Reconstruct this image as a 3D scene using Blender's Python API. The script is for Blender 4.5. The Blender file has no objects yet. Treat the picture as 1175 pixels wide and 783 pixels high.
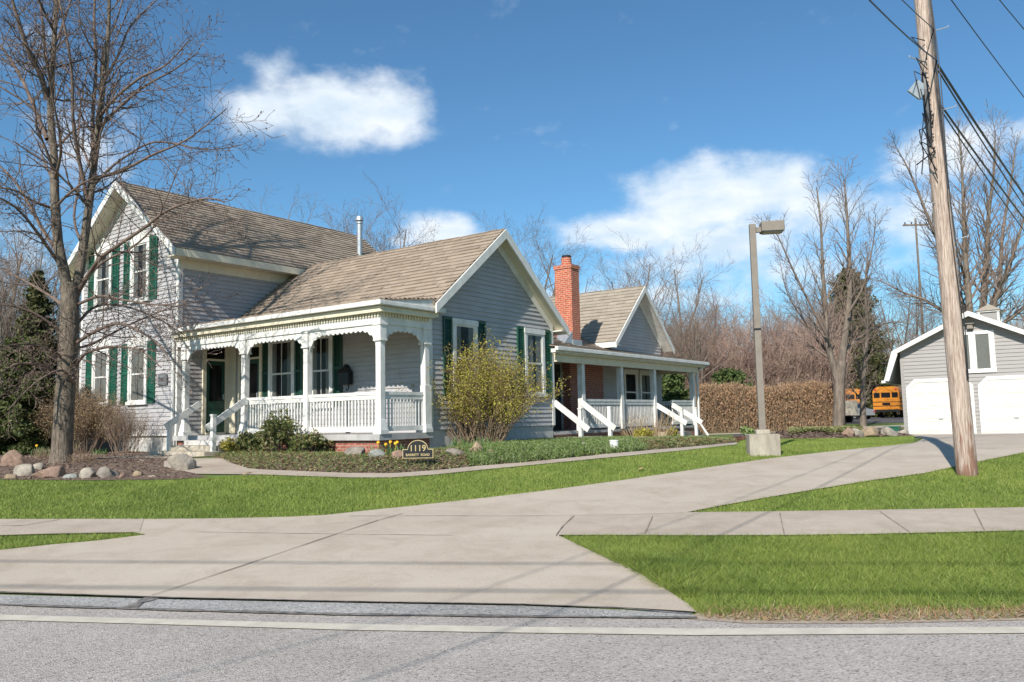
import bpy, math, random
import numpy as np
from mathutils import Vector, Matrix
SC=bpy.context.scene; COL=SC.collection
R=math.radians
# ------------------------------------------------------------------ camera model
F=935.; W,H=1175,783; PITCH=R(5.38); ROLL=R(1.2); EYE=1.6
fw=np.array([0,math.cos(PITCH),math.sin(PITCH)]); r0=np.array([1.,0,0]); u0=np.cross(r0,fw)
rt=r0*math.cos(ROLL)-u0*math.sin(ROLL); up=u0*math.cos(ROLL)+r0*math.sin(ROLL)
C0=np.array([0,0,EYE])
def ray(x,y): return fw+rt*(x-W/2)/F-up*(y-H/2)/F
def at(x,y,Y):
    d=ray(x,y); return C0+d*Y/d[1]
KN=[(-99999,0),(6.7,0),(7.3,.03),(17.0,.80),(18,.83),(22,.85),(28,.72),(34,.58),(40,.60),(46,.68),(60,.8),(99999,.8)]
def gz(X,Y):
    v=Y+.12*X
    for (v0,z0),(v1,z1) in zip(KN,KN[1:]):
        if v<=v1: return z0+(z1-z0)*(v-v0)/(v1-v0)
def g(x,y,tmax=150):
    d=ray(x,y); t=2.
    while t<tmax:
        p=C0+d*t
        if p[2]<gz(p[0],p[1]): return Vector((p[0],p[1],gz(p[0],p[1])))
        t+=.004*t**.7
    p=C0+d*tmax; return Vector((p[0],p[1],gz(p[0],p[1])))
def gd(px,Y):                      # ground point seen in column px at depth Y
    d=ray(px,480); X=d[0]/d[1]*Y; return Vector((X,Y,gz(X,Y)))
# house frame: lx to the right along the porch front, ly going back, lz up
AZ=R(35.7); P0=at(437,500,18.0)
def hw(lx,ly,lz=0): 
    return Vector((P0[0]+.8121*lx+.5835*ly, P0[1]-.5835*lx+.8121*ly, lz))
# ------------------------------------------------------------------ objects
def tag(o,label=None,cat=None,group=None,kind=None):
    if label: o['label']=label
    if cat: o['category']=cat
    if group: o['group']=group
    if kind: o['kind']=kind
    return o
def empty(name,loc,rz=0,label=None,cat=None,group=None):
    o=bpy.data.objects.new(name,None); COL.objects.link(o); o.location=loc; o.rotation_euler=(0,0,rz)
    o.empty_display_size=.2
    return tag(o,label,cat,group)
def link(name,me,parent=None):
    o=bpy.data.objects.new(name,me); COL.objects.link(o)
    if parent: o.parent=parent
    return o
def copy_tree(o,parent=None):
    c=o.copy(); COL.objects.link(c)
    if parent: c.parent=parent
    for ch in list(o.children): copy_tree(ch,c)
    return c
class MB:
    def __init__(s,xf=None): s.v=[]; s.f=[]; s.xf=xf
    def add(s,pts,faces):
        n=len(s.v)
        for p in pts: s.v.append(s.xf(*p) if s.xf else tuple(p))
        s.f+= [tuple(n+i for i in f) for f in faces]; return s
    def box(s,x0,x1,y0,y1,z0,z1,t=0):
        return s.add([(x0,y0,z0),(x1,y0,z0),(x1,y1,z0),(x0,y1,z0),(x0+t,y0+t,z1),(x1-t,y0+t,z1),(x1-t,y1-t,z1),(x0+t,y1-t,z1)],
          [(0,3,2,1),(4,5,6,7),(0,1,5,4),(1,2,6,5),(2,3,7,6),(3,0,4,7)])
    def bar(s,p,q,w,h=None,upv=(0,0,1)):
        p=Vector(p);q=Vector(q);h=h or w; d=(q-p).normalized(); a=d.cross(Vector(upv))
        if a.length<1e-4: a=d.cross(Vector((1,0,0)))
        a.normalize(); b=a.cross(d)
        pts=[e+a*sx*w/2+b*sz*h/2 for e in (p,q) for sx,sz in ((-1,-1),(1,-1),(1,1),(-1,1))]
        return s.add(pts,[(0,1,2,3),(7,6,5,4),(0,4,5,1),(1,5,6,2),(2,6,7,3),(3,7,4,0)])
    def tube(s,pts,rad,n=8,cap=True):
        pts=[Vector(p) for p in pts]; 
        if not hasattr(rad,'__len__'): rad=[rad]*len(pts)
        V=[];Fc=[]
        prev=None
        for i,p in enumerate(pts):
            d=(pts[min(i+1,len(pts)-1)]-pts[max(i-1,0)]).normalized()
            if prev is None:
                a=d.cross(Vector((0,0,1)));
                if a.length<.05: a=d.cross(Vector((1,0,0)))
            else: a=prev-d*prev.dot(d)
            a.normalize(); prev=a; b=d.cross(a)
            for k in range(n):
                t=2*math.pi*k/n; V.append(p+(a*math.cos(t)+b*math.sin(t))*rad[i])
        for i in range(len(pts)-1):
            for k in range(n):
                k2=(k+1)%n; Fc.append((i*n+k,i*n+k2,(i+1)*n+k2,(i+1)*n+k))
        if cap: Fc.append(tuple(range(n))[::-1]); Fc.append(tuple((len(pts)-1)*n+k for k in range(n)))
        return s.add(V,Fc)
    def cyl(s,c,r,z0,z1,n=16,r2=None): return s.tube([(c[0],c[1],z0),(c[0],c[1],z1)],[r,r if r2 is None else r2],n)
    def prism(s,poly,d):             # poly: 3D pts, d: extrusion vector
        n=len(poly); d=Vector(d); P=[Vector(p) for p in poly]
        return s.add(P+[p+d for p in P],[tuple(range(n))[::-1],tuple(range(n,2*n))]+[(i,(i+1)%n,n+(i+1)%n,n+i) for i in range(n)])
    def build(s,name,mat,parent=None,smooth=False,bevel=0):
        me=bpy.data.meshes.new(name); me.from_pydata([tuple(v) for v in s.v],[],s.f)
        import bmesh
        bm=bmesh.new(); bm.from_mesh(me)
        bmesh.ops.recalc_face_normals(bm,faces=bm.faces)
        if bevel: bmesh.ops.bevel(bm,geom=bm.edges[:],offset=bevel,segments=2,affect='EDGES',profile=.6)
        bm.to_mesh(me); bm.free()
        if mat: me.materials.append(mat)
        if smooth:
            me.polygons.foreach_set('use_smooth',[True]*len(me.polygons))
        return link(name,me,parent)
def npmesh(name,V,Fq,mat,parent=None,smooth=False):
    """V (n,3), Fq (m,k) numpy"""
    me=bpy.data.meshes.new(name); V=np.asarray(V,dtype=np.float32); Fq=np.asarray(Fq,dtype=np.int32)
    me.vertices.add(len(V)); me.vertices.foreach_set('co',V.ravel())
    k=Fq.shape[1]; me.loops.add(Fq.size); me.loops.foreach_set('vertex_index',Fq.ravel())
    me.polygons.add(len(Fq)); me.polygons.foreach_set('loop_start',np.arange(0,Fq.size,k,dtype=np.int32))
    me.update(calc_edges=True); me.materials.append(mat)
    if smooth: me.polygons.foreach_set('use_smooth',[True]*len(Fq))
    return link(name,me,parent)
# ------------------------------------------------------------------ materials
def nodes(m): m.use_nodes=True; return m.node_tree.nodes,m.node_tree.links
def mat(name,c1,c2=None,scale=3,rough=.8,bump=0,bscale=60,metal=0,detail=6,island=None,coord='Object',stretch=(1,1,1),spec=.5,c3=None,lo=.35,hi=.65,trans=0):
    m=bpy.data.materials.new(name); N,L=nodes(m); b=N['Principled BSDF']
    b.inputs['Roughness'].default_value=rough; b.inputs['Metallic'].default_value=metal; b.inputs['Specular IOR Level'].default_value=spec
    b.inputs['Base Color'].default_value=(*c1,1)
    tc=N.new('ShaderNodeTexCoord'); mp=N.new('ShaderNodeMapping'); mp.inputs['Scale'].default_value=stretch
    L.new(tc.outputs[coord],mp.inputs['Vector'])
    out=None
    if c2 is not None:
        n=N.new('ShaderNodeTexNoise'); n.inputs['Scale'].default_value=scale; n.inputs['Detail'].default_value=detail; n.inputs['Roughness'].default_value=.65
        L.new(mp.outputs[0],n.inputs['Vector'])
        r=N.new('ShaderNodeValToRGB'); r.color_ramp.elements[0].position=lo; r.color_ramp.elements[1].position=hi
        r.color_ramp.elements[0].color=(*c1,1); r.color_ramp.elements[1].color=(*c2,1)
        L.new(n.outputs['Fac'],r.inputs[0]); out=r.outputs[0]
    if island is not None:
        gi=N.new('ShaderNodeNewGeometry'); r2=N.new('ShaderNodeValToRGB')
        cr=r2.color_ramp; cr.elements[0].color=(*island[0],1); cr.elements[1].color=(*island[-1],1)
        for i,c in enumerate(island[1:-1]):
            e=cr.elements.new((i+1)/(len(island)-1)); e.color=(*c,1)
        L.new(gi.outputs['Random Per Island'],r2.inputs[0])
        if out:
            mx=N.new('ShaderNodeMix'); mx.data_type='RGBA'; mx.inputs[0].default_value=.55
            L.new(out,mx.inputs[6]); L.new(r2.outputs[0],mx.inputs[7]); out=mx.outputs[2]
        else: out=r2.outputs[0]
    if out: L.new(out,b.inputs['Base Color'])
    if bump:
        n2=N.new('ShaderNodeTexNoise'); n2.inputs['Scale'].default_value=bscale; n2.inputs['Detail'].default_value=5
        L.new(mp.outputs[0],n2.inputs['Vector']); bp=N.new('ShaderNodeBump'); bp.inputs['Strength'].default_value=bump; bp.inputs['Distance'].default_value=.02
        L.new(n2.outputs['Fac'],bp.inputs['Height']); L.new(bp.outputs[0],b.inputs['Normal'])
    if trans:
        t=N.new('ShaderNodeBsdfTranslucent'); ms=N.new('ShaderNodeMixShader'); ms.inputs[0].default_value=trans
        if out: L.new(out,t.inputs['Color'])
        else: t.inputs['Color'].default_value=(*c1,1)
        L.new(b.outputs[0],ms.inputs[1]); L.new(t.outputs[0],ms.inputs[2]); L.new(ms.outputs[0],N['Material Output'].inputs['Surface'])
    return m
def mathn(N,L,op,a,b=None,c=None):
    n=N.new('ShaderNodeMath'); n.operation=op
    for i,x in enumerate((a,b,c)):
        if x is None: continue
        if isinstance(x,(int,float)): n.inputs[i].default_value=x
        else: L.new(x,n.inputs[i])
    return n.outputs[0]
def brick_mat(name,c1,c2,mortar,bw=.21,rh=.07,ms=.01,rough=.85,mode='wall',bias=0,squash=1,bump=.4):
    m=bpy.data.materials.new(name); N,L=nodes(m); b=N['Principled BSDF']; b.inputs['Roughness'].default_value=rough
    tc=N.new('ShaderNodeTexCoord'); sp=N.new('ShaderNodeSeparateXYZ'); L.new(tc.outputs['Object'],sp.inputs[0])
    cb=N.new('ShaderNodeCombineXYZ'); L.new(mathn(N,L,'ADD',sp.outputs[0],sp.outputs[1]),cb.inputs[0])
    L.new(sp.outputs[2],cb.inputs[1])
    bt=N.new('ShaderNodeTexBrick'); bt.inputs['Scale'].default_value=1; bt.inputs['Brick Width'].default_value=bw; bt.inputs['Row Height'].default_value=rh
    bt.inputs['Mortar Size'].default_value=ms; bt.inputs['Color1'].default_value=(*c1,1); bt.inputs['Color2'].default_value=(*c2,1); bt.inputs['Mortar'].default_value=(*mortar,1)
    bt.inputs['Mortar Smooth'].default_value=.3; bt.inputs['Bias'].default_value=bias
    L.new(cb.outputs[0],bt.inputs['Vector'])
    n=N.new('ShaderNodeTexNoise'); n.inputs['Scale'].default_value=9; n.inputs['Detail'].default_value=8; L.new(tc.outputs['Object'],n.inputs['Vector'])
    mx=N.new('ShaderNodeMix'); mx.data_type='RGBA'; mx.blend_type='MULTIPLY'; mx.inputs[0].default_value=.55
    r=N.new('ShaderNodeValToRGB'); r.color_ramp.elements[0].color=(.45,.45,.45,1); r.color_ramp.elements[1].color=(1.25,1.25,1.25,1); r.color_ramp.elements[0].position=.3;r.color_ramp.elements[1].position=.7
    L.new(n.outputs['Fac'],r.inputs[0]); L.new(bt.outputs['Color'],mx.inputs[6]); L.new(r.outputs[0],mx.inputs[7]); L.new(mx.outputs[2],b.inputs['Base Color'])
    bp=N.new('ShaderNodeBump'); bp.inputs['Strength'].default_value=bump; bp.inputs['Distance'].default_value=.01; bp.invert=True
    L.new(bt.outputs['Fac'],bp.inputs['Height']); L.new(bp.outputs[0],b.inputs['Normal'])
    return m
M={}
def weather(m,amt=.6,sc=1.2,st=(1.6,1.6,.5)):
    N,L=nodes(m); b=N['Principled BSDF']; src=b.inputs['Base Color'].links[0].from_socket; tc=N.new('ShaderNodeTexCoord'); mp=N.new('ShaderNodeMapping'); mp.inputs['Scale'].default_value=st; L.new(tc.outputs['Object'],mp.inputs[0])
    n=N.new('ShaderNodeTexNoise'); n.inputs['Scale'].default_value=sc; n.inputs['Detail'].default_value=10; n.inputs['Roughness'].default_value=.75; L.new(mp.outputs[0],n.inputs['Vector'])
    r=N.new('ShaderNodeValToRGB'); e=r.color_ramp.elements; e[0].position=.34; e[0].color=(.66,.64,.62,1); e[1].position=.56; e[1].color=(1,1,1,1); L.new(n.outputs['Fac'],r.inputs[0])
    mx=N.new('ShaderNodeMix'); mx.data_type='RGBA'; mx.blend_type='MULTIPLY'; mx.inputs[0].default_value=amt; L.new(src,mx.inputs[6]); L.new(r.outputs[0],mx.inputs[7]); L.new(mx.outputs[2],b.inputs['Base Color'])
M['white']=mat('white_paint',(.72,.71,.68),(.60,.59,.56),4,.55,.08,90)
M['cream']=mat('cream_trim',(.68,.62,.48),(.58,.53,.40),3,.6,.05)
M['siding']=mat('grey_siding',(.405,.395,.40),(.345,.335,.34),2.2,.6,.12,120,stretch=(.5,.5,6))
M['siding2']=mat('garage_siding',(.285,.27,.262),(.25,.238,.23),2,.6,.06,120,stretch=(.5,.5,6))
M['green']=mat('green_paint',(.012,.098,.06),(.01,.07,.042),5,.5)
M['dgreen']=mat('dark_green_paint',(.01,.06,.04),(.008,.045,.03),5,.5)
M['glass']=mat('window_glass',(.012,.014,.016),rough=.03,spec=.9)
M['dark']=mat('painted_dark_interior',(.02,.018,.016),rough=.9)  # near-black colour stands in for the shade of unlit interiors
M['curtain']=mat('lace_curtain',(.60,.57,.52),(.46,.43,.39),30,.9,stretch=(3,3,.25))
M['concrete']=mat('driveway_concrete',(.41,.345,.275),(.50,.43,.355),.5,.88,.3,140,detail=14,lo=.28,hi=.72,stretch=(.45,1.6,1))
M['walkc']=mat('sidewalk_concrete',(.36,.30,.24),(.47,.40,.33),1.1,.88,.25,140,detail=12,lo=.3,hi=.7)
def grit(m,sc=55,amt=.5,crack=True):
    N,L=nodes(m); b=N['Principled BSDF']; src=b.inputs['Base Color'].links[0].from_socket; tc=N.new('ShaderNodeTexCoord')
    n=N.new('ShaderNodeTexNoise'); n.inputs['Scale'].default_value=sc; n.inputs['Detail'].default_value=6; n.inputs['Roughness'].default_value=.8; L.new(tc.outputs['Object'],n.inputs['Vector'])
    r=N.new('ShaderNodeValToRGB'); e=r.color_ramp.elements; e[0].position=.30; e[0].color=(.62,.60,.58,1); e[1].position=.62; e[1].color=(1.08,1.08,1.08,1); L.new(n.outputs['Fac'],r.inputs[0])
    mx=N.new('ShaderNodeMix'); mx.data_type='RGBA'; mx.blend_type='MULTIPLY'; mx.inputs[0].default_value=amt; L.new(src,mx.inputs[6]); L.new(r.outputs[0],mx.inputs[7]); out=mx.outputs[2]
    n2=N.new('ShaderNodeTexNoise'); n2.inputs['Scale'].default_value=1.7; n2.inputs['Detail'].default_value=9; n2.inputs['Roughness'].default_value=.7; n2.inputs['Distortion'].default_value=.6; L.new(tc.outputs['Object'],n2.inputs['Vector'])
    r2=N.new('ShaderNodeValToRGB'); e=r2.color_ramp.elements; e[0].position=.30; e[0].color=(.80,.775,.74,1); e[1].position=.55; e[1].color=(1,1,1,1); L.new(n2.outputs['Fac'],r2.inputs[0])
    m2=N.new('ShaderNodeMix'); m2.data_type='RGBA'; m2.blend_type='MULTIPLY'; m2.inputs[0].default_value=.9; L.new(out,m2.inputs[6]); L.new(r2.outputs[0],m2.inputs[7]); out=m2.outputs[2]
    L.new(out,b.inputs['Base Color'])
grit(M['concrete']); grit(M['walkc'])
M['block']=mat('weathered_concrete',(.40,.36,.29),(.24,.21,.17),5,.9,.5,40,stretch=(1,1,.35))
M['step']=mat('step_concrete',(.46,.41,.33),(.34,.29,.22),4,.9,.4,40)
M['redbrick']=brick_mat('chimney_brick',(.46,.10,.045),(.36,.075,.035),(.50,.36,.27),.2,.068,.009)
M['brick']=brick_mat('foundation_brick',(.35,.11,.075),(.27,.085,.06),(.38,.28,.23),.2,.07,.009)
M['foundation']=mat('painted_block',(.52,.50,.48),(.40,.385,.37),3,.85,.3,40)
weather(M['white'],.5,3.5); weather(M['siding'],.28,1.1); weather(M['green'],.7,4)
M['metal']=mat('galvanised_metal',(.42,.45,.47),(.34,.37,.39),6,.45,metal=.5)
M['blackm']=mat('black_metal',(.015,.015,.017),rough=.4,metal=.3)
M['slate']=mat('slate_plate',(.09,.09,.095),(.14,.14,.15),9,.6)
M['gold']=mat('gold_paint',(.42,.33,.17),rough=.5,metal=.2)
M['boards']=mat('porch_boards',(.42,.41,.40),(.32,.31,.30),4,.6)
# roof shingles
def shingle(name,a,b_):
    m=brick_mat(name,a,b_,tuple(x*.5 for x in a),.32,5.,.012,.92,bias=0,bump=.25)
    return m
M['shingle']=mat('tan_shingles',(.33,.265,.205),(.25,.195,.15),9,.93,.5,70,island=[(.21,.165,.125),(.36,.29,.225),(.30,.24,.185)])
M['shingle_g']=mat('weathered_shingles',(.33,.285,.23),(.25,.215,.17),9,.93,.5,70,island=[(.25,.21,.16),(.36,.31,.25)])
# pole wood
M['polew']=mat('weathered_pole_wood',(.58,.47,.40),(.25,.18,.14),9,.9,.7,30,stretch=(6,6,.35),lo=.35,hi=.62)
def pole_stain(m):
    N,L=nodes(m); b=N['Principled BSDF']; src=b.inputs['Base Color'].links[0].from_socket
    tc=N.new('ShaderNodeTexCoord'); sp=N.new('ShaderNodeSeparateXYZ'); L.new(tc.outputs['Object'],sp.inputs[0]); n=N.new('ShaderNodeTexNoise'); n.inputs['Scale'].default_value=3; mp=N.new('ShaderNodeMapping'); mp.inputs['Scale'].default_value=(7,7,.8); L.new(tc.outputs['Object'],mp.inputs[0]); L.new(mp.outputs[0],n.inputs['Vector'])
    v=mathn(N,L,'MULTIPLY_ADD',mathn(N,L,'SUBTRACT',n.outputs['Fac'],.5),4.0,mathn(N,L,'MULTIPLY_ADD',sp.outputs[2],-.9,1.0)); mr=N.new('ShaderNodeMapRange'); L.new(v,mr.inputs[0]); mr.inputs[1].default_value=.3; mr.inputs[2].default_value=.9
    mx=N.new('ShaderNodeMix'); mx.data_type='RGBA'; L.new(mathn(N,L,'MULTIPLY',mr.outputs[0],.8),mx.inputs[0]); L.new(src,mx.inputs[6]); mx.inputs[7].default_value=(.19,.085,.05,1); L.new(mx.outputs[2],b.inputs['Base Color'])
pole_stain(M['polew'])
def bark(name,a,b_,sc=14): return mat(name,a,b_,sc,.92,.9,26,stretch=(1.6,1.6,.35),lo=.38,hi=.6)
M['bark']=bark('maple_bark',(.185,.15,.115),(.07,.056,.042))
M['twig']=mat('red_brown_twigs',(.095,.065,.055),(.17,.12,.095),3,.85)
M['bark_far']=bark('grey_brown_bark',(.21,.17,.135),(.11,.088,.07),5)
M['twig_far']=mat('far_twigs',(.15,.112,.09),(.225,.17,.138),.6,.9)
M['twig_red']=mat('pinkish_brown_twigs',(.26,.17,.14),(.36,.255,.205),.4,.9)
M['grass']=mat('grass_blades',(.10,.175,.018),(.31,.38,.07),.8,.7,island=[(.09,.155,.016),(.18,.27,.035),(.38,.40,.11),(.125,.21,.022),(.44,.42,.18),(.105,.18,.02),(.24,.31,.05)],trans=.3,detail=8)
M['lawn']=mat('lawn_ground',(.085,.14,.018),(.145,.195,.035),1.1,.95,.8,90,detail=10)
M['mulch']=mat('brown_mulch',(.095,.062,.045),(.18,.122,.09),16,.95,1,50,island=None)
M['chips']=mat('mulch_chips',(.1,.06,.045),island=[(.085,.055,.04),(.17,.11,.08),(.30,.22,.16),(.13,.085,.06)],rough=.95)
M['redmulch']=mat('red_mulch_chips',(.1,.06,.045),island=[(.16,.06,.035),(.24,.11,.06),(.12,.05,.035)],rough=.95)
M['gcover']=mat('ground_cover_leaves',(.07,.12,.03),island=[(.07,.13,.025),(.15,.24,.05),(.26,.33,.11),(.32,.36,.20)],rough=.7,trans=.25)
M['drygrass']=mat('dry_leaves',(.3,.2,.1),island=[(.36,.22,.12),(.27,.13,.07),(.46,.35,.21),(.20,.22,.07),(.15,.19,.06),(.42,.24,.13)],rough=.85,trans=.2)
M['ygcover']=mat('yellow_green_cover',(.3,.3,.1),island=[(.26,.30,.09),(.36,.38,.15),(.30,.24,.12)],rough=.8,trans=.25)
M['evergreen']=mat('evergreen_leaves',(.03,.05,.015),(.075,.09,.022),2,.75,island=[(.035,.055,.015),(.085,.11,.028),(.17,.165,.045)],trans=.15)
M['shrubleaf']=mat('shrub_leaves',(.05,.08,.02),island=[(.045,.075,.018),(.10,.14,.035),(.19,.19,.06),(.17,.12,.06)],rough=.6,trans=.2)
M['forsyth']=mat('forsythia_leaves',(.3,.3,.05),island=[(.28,.28,.035),(.46,.42,.06),(.24,.21,.04),(.38,.29,.08)],rough=.7,trans=.3)
M['stems']=mat('tan_stems',(.30,.215,.14),(.21,.14,.09),8,.85)
M['bstems']=mat('grey_brown_stems',(.30,.22,.165),(.17,.12,.09),8,.85)
M['bud']=mat('brown_buds',(.3,.2,.1),island=[(.23,.155,.09),(.32,.225,.125),(.17,.12,.07)],rough=.85,trans=.2)
M['hedgeleaf']=mat('tan_hedge_leaves',(.3,.2,.1),island=[(.42,.25,.14),(.30,.165,.10),(.50,.33,.20),(.33,.24,.12)],rough=.85,trans=.25)
M['evergreen2']=mat('olive_needles',(.05,.06,.02),(.09,.095,.03),1,.8,island=[(.045,.055,.018),(.08,.085,.025),(.13,.12,.045)],trans=.15)
M['evergreen3']=mat('green_needles',(.05,.09,.02),(.08,.12,.03),1,.8,island=[(.045,.08,.02),(.08,.12,.03),(.14,.16,.05)],trans=.15)
M['farhill']=mat('far_woodland',(.16,.105,.085),(.24,.17,.135),.9,.95,1,2,detail=14,stretch=(1.5,1.5,.6))
M['leaftan']=mat('dry_leaf_tan',(.45,.32,.16),(.35,.22,.1),30,.8)
M['drygrass_stem']=mat('straw',(.48,.36,.22),(.36,.26,.15),8,.8)
M['blade']=mat('daffodil_blades',(.10,.2,.06),island=[(.07,.15,.04),(.16,.26,.09),(.11,.2,.07)],rough=.5,trans=.3)
M['yellow']=mat('yellow_petals',(.85,.55,.02),(.8,.4,.02),9,.6)
M['orange']=mat('bus_yellow_paint',(.52,.20,.02),(.44,.16,.015),2,.4)
M['tyre']=mat('tyre_rubber',(.02,.02,.02),rough=.9)
M['lampp']=mat('bronze_paint',(.20,.175,.145),(.165,.14,.115),6,.6)
M['lampd']=mat('lamp_lens',(.25,.25,.24),rough=.2)
M['bin']=mat('green_plastic',(.01,.09,.055),rough=.5)
M['silver']=mat('silver_car_paint',(.42,.44,.46),rough=.3,metal=.5)
M['redins']=mat('red_insulator',(.35,.03,.02),rough=.4)
def rockmat(name,a,b_): return mat(name,a,b_,6,.9,.8,22)
M['rock_g']=rockmat('grey_rock',(.25,.215,.18),(.14,.12,.10)); M['rock_p']=rockmat('pink_rock',(.29,.19,.14),(.17,.115,.085)); M['rock_t']=rockmat('tan_rock',(.32,.24,.155),(.19,.14,.095))
M['rock_l']=rockmat('light_rock',(.33,.29,.24),(.20,.175,.145)); M['rock_s']=rockmat('slate_rock',(.27,.28,.25),(.18,.18,.165))
# asphalt with visible aggregate
def asphalt(name,base,light,dark,big=(.75,1.15)):
    m=bpy.data.materials.new(name); N,L=nodes(m); b=N['Principled BSDF']; b.inputs['Roughness'].default_value=.9
    tc=N.new('ShaderNodeTexCoord')
    v=N.new('ShaderNodeTexVoronoi'); v.inputs['Scale'].default_value=75; L.new(tc.outputs['Object'],v.inputs['Vector'])
    r=N.new('ShaderNodeValToRGB'); e=r.color_ramp.elements; e[0].color=(*dark,1); e[0].position=.0; e[1].color=(*light,1); e[1].position=1; k=e.new(.28); k.color=(*base,1); k=e.new(.75); k.color=(*base,1)
    sp=N.new('ShaderNodeSeparateXYZ'); L.new(v.outputs['Color'],sp.inputs[0]); L.new(sp.outputs[0],r.inputs[0])
    n=N.new('ShaderNodeTexNoise'); n.inputs['Scale'].default_value=.8; n.inputs['Detail'].default_value=10; L.new(tc.outputs['Object'],n.inputs['Vector'])
    r2=N.new('ShaderNodeValToRGB'); r2.color_ramp.elements[0].position=.3; r2.color_ramp.elements[1].position=.7
    r2.color_ramp.elements[0].color=(big[0],)*3+(1,); r2.color_ramp.elements[1].color=(big[1],)*3+(1,)
    L.new(n.outputs['Fac'],r2.inputs[0]); mx=N.new('ShaderNodeMix'); mx.data_type='RGBA'; mx.blend_type='MULTIPLY'; mx.inputs[0].default_value=1
    L.new(r.outputs[0],mx.inputs[6]); L.new(r2.outputs[0],mx.inputs[7]); L.new(mx.outputs[2],b.inputs['Base Color'])
    bp=N.new('ShaderNodeBump'); bp.inputs['Strength'].default_value=.7; bp.inputs['Distance'].default_value=.008; L.new(v.outputs['Distance'],bp.inputs['Height']); L.new(bp.outputs[0],b.inputs['Normal'])
    return m
M['road']=asphalt('worn_asphalt',(.37,.335,.305),(.50,.46,.42),(.17,.15,.13),(.84,1.1))
M['strip']=asphalt('chip_seal',(.31,.30,.285),(.5,.48,.46),(.13,.13,.13))
M['lot']=asphalt('lot_asphalt',(.085,.08,.085),(.14,.13,.13),(.05,.05,.05))
M['tar']=mat('tar_seal',(.07,.065,.06),(.22,.20,.18),14,.8)
M['paint']=mat('worn_white_line',(.56,.515,.43),(.45,.41,.34),5,.8,detail=10)
M['joint']=mat('joint_dirt',(.14,.11,.085),(.27,.22,.17),4,.95)
M['ljoint']=mat('joint_edge_light',(.50,.44,.37),(.42,.36,.29),3,.9)
M['gravel']=mat('soil_and_gravel',(.28,.21,.15),(.40,.33,.26),12,.95,1,40)
# ------------------------------------------------------------------ ground sheets
import bmesh
def sheet(name,poly,dz,m,thick=0,kind='structure'):
    """poly: list of world (x,y[,z]); follows the terrain creases"""
    bm=bmesh.new(); vs=[bm.verts.new((p[0],p[1],0)) for p in poly]; f=bm.faces.new(vs)
    bmesh.ops.triangulate(bm,faces=[f])
    for v0,_ in KN[1:-1]:
        bmesh.ops.bisect_plane(bm,geom=bm.verts[:]+bm.edges[:]+bm.faces[:],plane_co=(0,v0,0),plane_no=(.12,1,0))
    for v in bm.verts: v.co.z=gz(v.co.x,v.co.y)+dz
    bmesh.ops.recalc_face_normals(bm,faces=bm.faces)
    for f in bm.faces:
        if f.normal.z<0: f.normal_flip()
    me=bpy.data.meshes.new(name); bm.to_mesh(me); bm.free(); me.materials.append(m)
    o=link(name,me); 
    if kind: o['kind']=kind
    return o
def G(pts): return [g(*p) for p in pts]
S=3000
sheet('ground',[(-S,-S),(S,-S),(S,S),(-S,S)],0,M['lawn'])
# road: from behind the camera up to its worn edge
redge=G([(0,684),(200,690),(400,694),(600,697),(780,705),(860,709),(1000,710),(1175,706)])
rd=redge[-1]-redge[0]; rd.normalize()
sheet('road',[redge[0]-rd*400]+redge+[redge[-1]+rd*400,redge[-1]+rd*400+Vector((0,-9,0)),redge[0]-rd*400+Vector((0,-9,0))],.004,M['road'])
def band(name,top,bot,dz,m,**k): return sheet(name,G(top)+G(bot)[::-1],dz,m,**k)
band('gravel_shoulder',[(805,701),(840,704),(900,703),(960,701),(1030,700),(1100,702),(1175,700),(1400,697)],[(790,712),(860,717),(1000,717),(1175,713),(1400,706)],.008,M['gravel'])
band('road_edge_strip',[(-300,675),(0,684),(200,690),(400,694),(600,697),(790,705)],[(-300,686),(0,696),(200,702),(400,707),(600,709),(800,711)],.012,M['strip'])
band('road_line',[(-700,676),(-300,693),(0,707),(200,712.5),(400,718),(600,721.5),(800,723.5),(1175,721.5),(1500,716)],[(-700,683),(-300,699.5),(0,713.5),(200,719),(400,725),(600,728.5),(800,731),(1175,729),(1500,724)],.012,M['paint'])
drive_up=[(-900,592),(0,598),(150,598),(250,597),(330,595.5),(372,593.5),(420,588),(480,582),(560,573),(640,563),(720,552),(800,540),(880,528),(960,519),(1020,513),(1052,509),(1060,504),(1036,501)]
apron=[(1035,499.3),(1110,498.6),(1175,497.8),(1320,496)]
right_edge=[(1320,505),(1250,513),(1175,521),(1120,532),(1060,545),(1000,553),(940,563),(880,573),(830,582),(786,590.5)]
walkr_top=[(786,590.5),(900,589.5),(1000,588),(1175,585),(1500,578)]
walkr_bot=[(641,617),(700,617),(800,617.5),(900,617),(1000,616),(1175,612),(1500,604)]
flare=[(641,617),(662,627),(692,641),(722,655),(747,668),(771,684),(790,697),(800,706)]
bottom=[(780,704.5),(700,700),(600,697),(400,693.5),(200,689.5),(0,683)]
vl_top=[(-900,611),(0,617),(50,615.5),(153,613.5),(167,616)]
vl_bot=[(167,616),(112,623),(60,627.5),(0,634),(-200,648),(-500,664)]
Wdrive=G([(0,598),(150,598)])+G(drive_up[3:])+G(apron)+G(right_edge)+G(flare)+G(bottom)+G([(-300,674),(-500,664),(-200,648),(0,634),(60,627.5),(112,623),(167,616),(153,613.5),(50,615.5),(0,617)])
sheet('driveway',Wdrive,.024,M['concrete'])
def ext(a,b,L_): return b+(b-a).normalized()*L_
WT=G(walkr_top[-2:]); WB=G([(1175,612),(1500,604)]); WTe=ext(WT[0],WT[1],28); WBe=ext(WB[0],WB[1],28)
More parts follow.
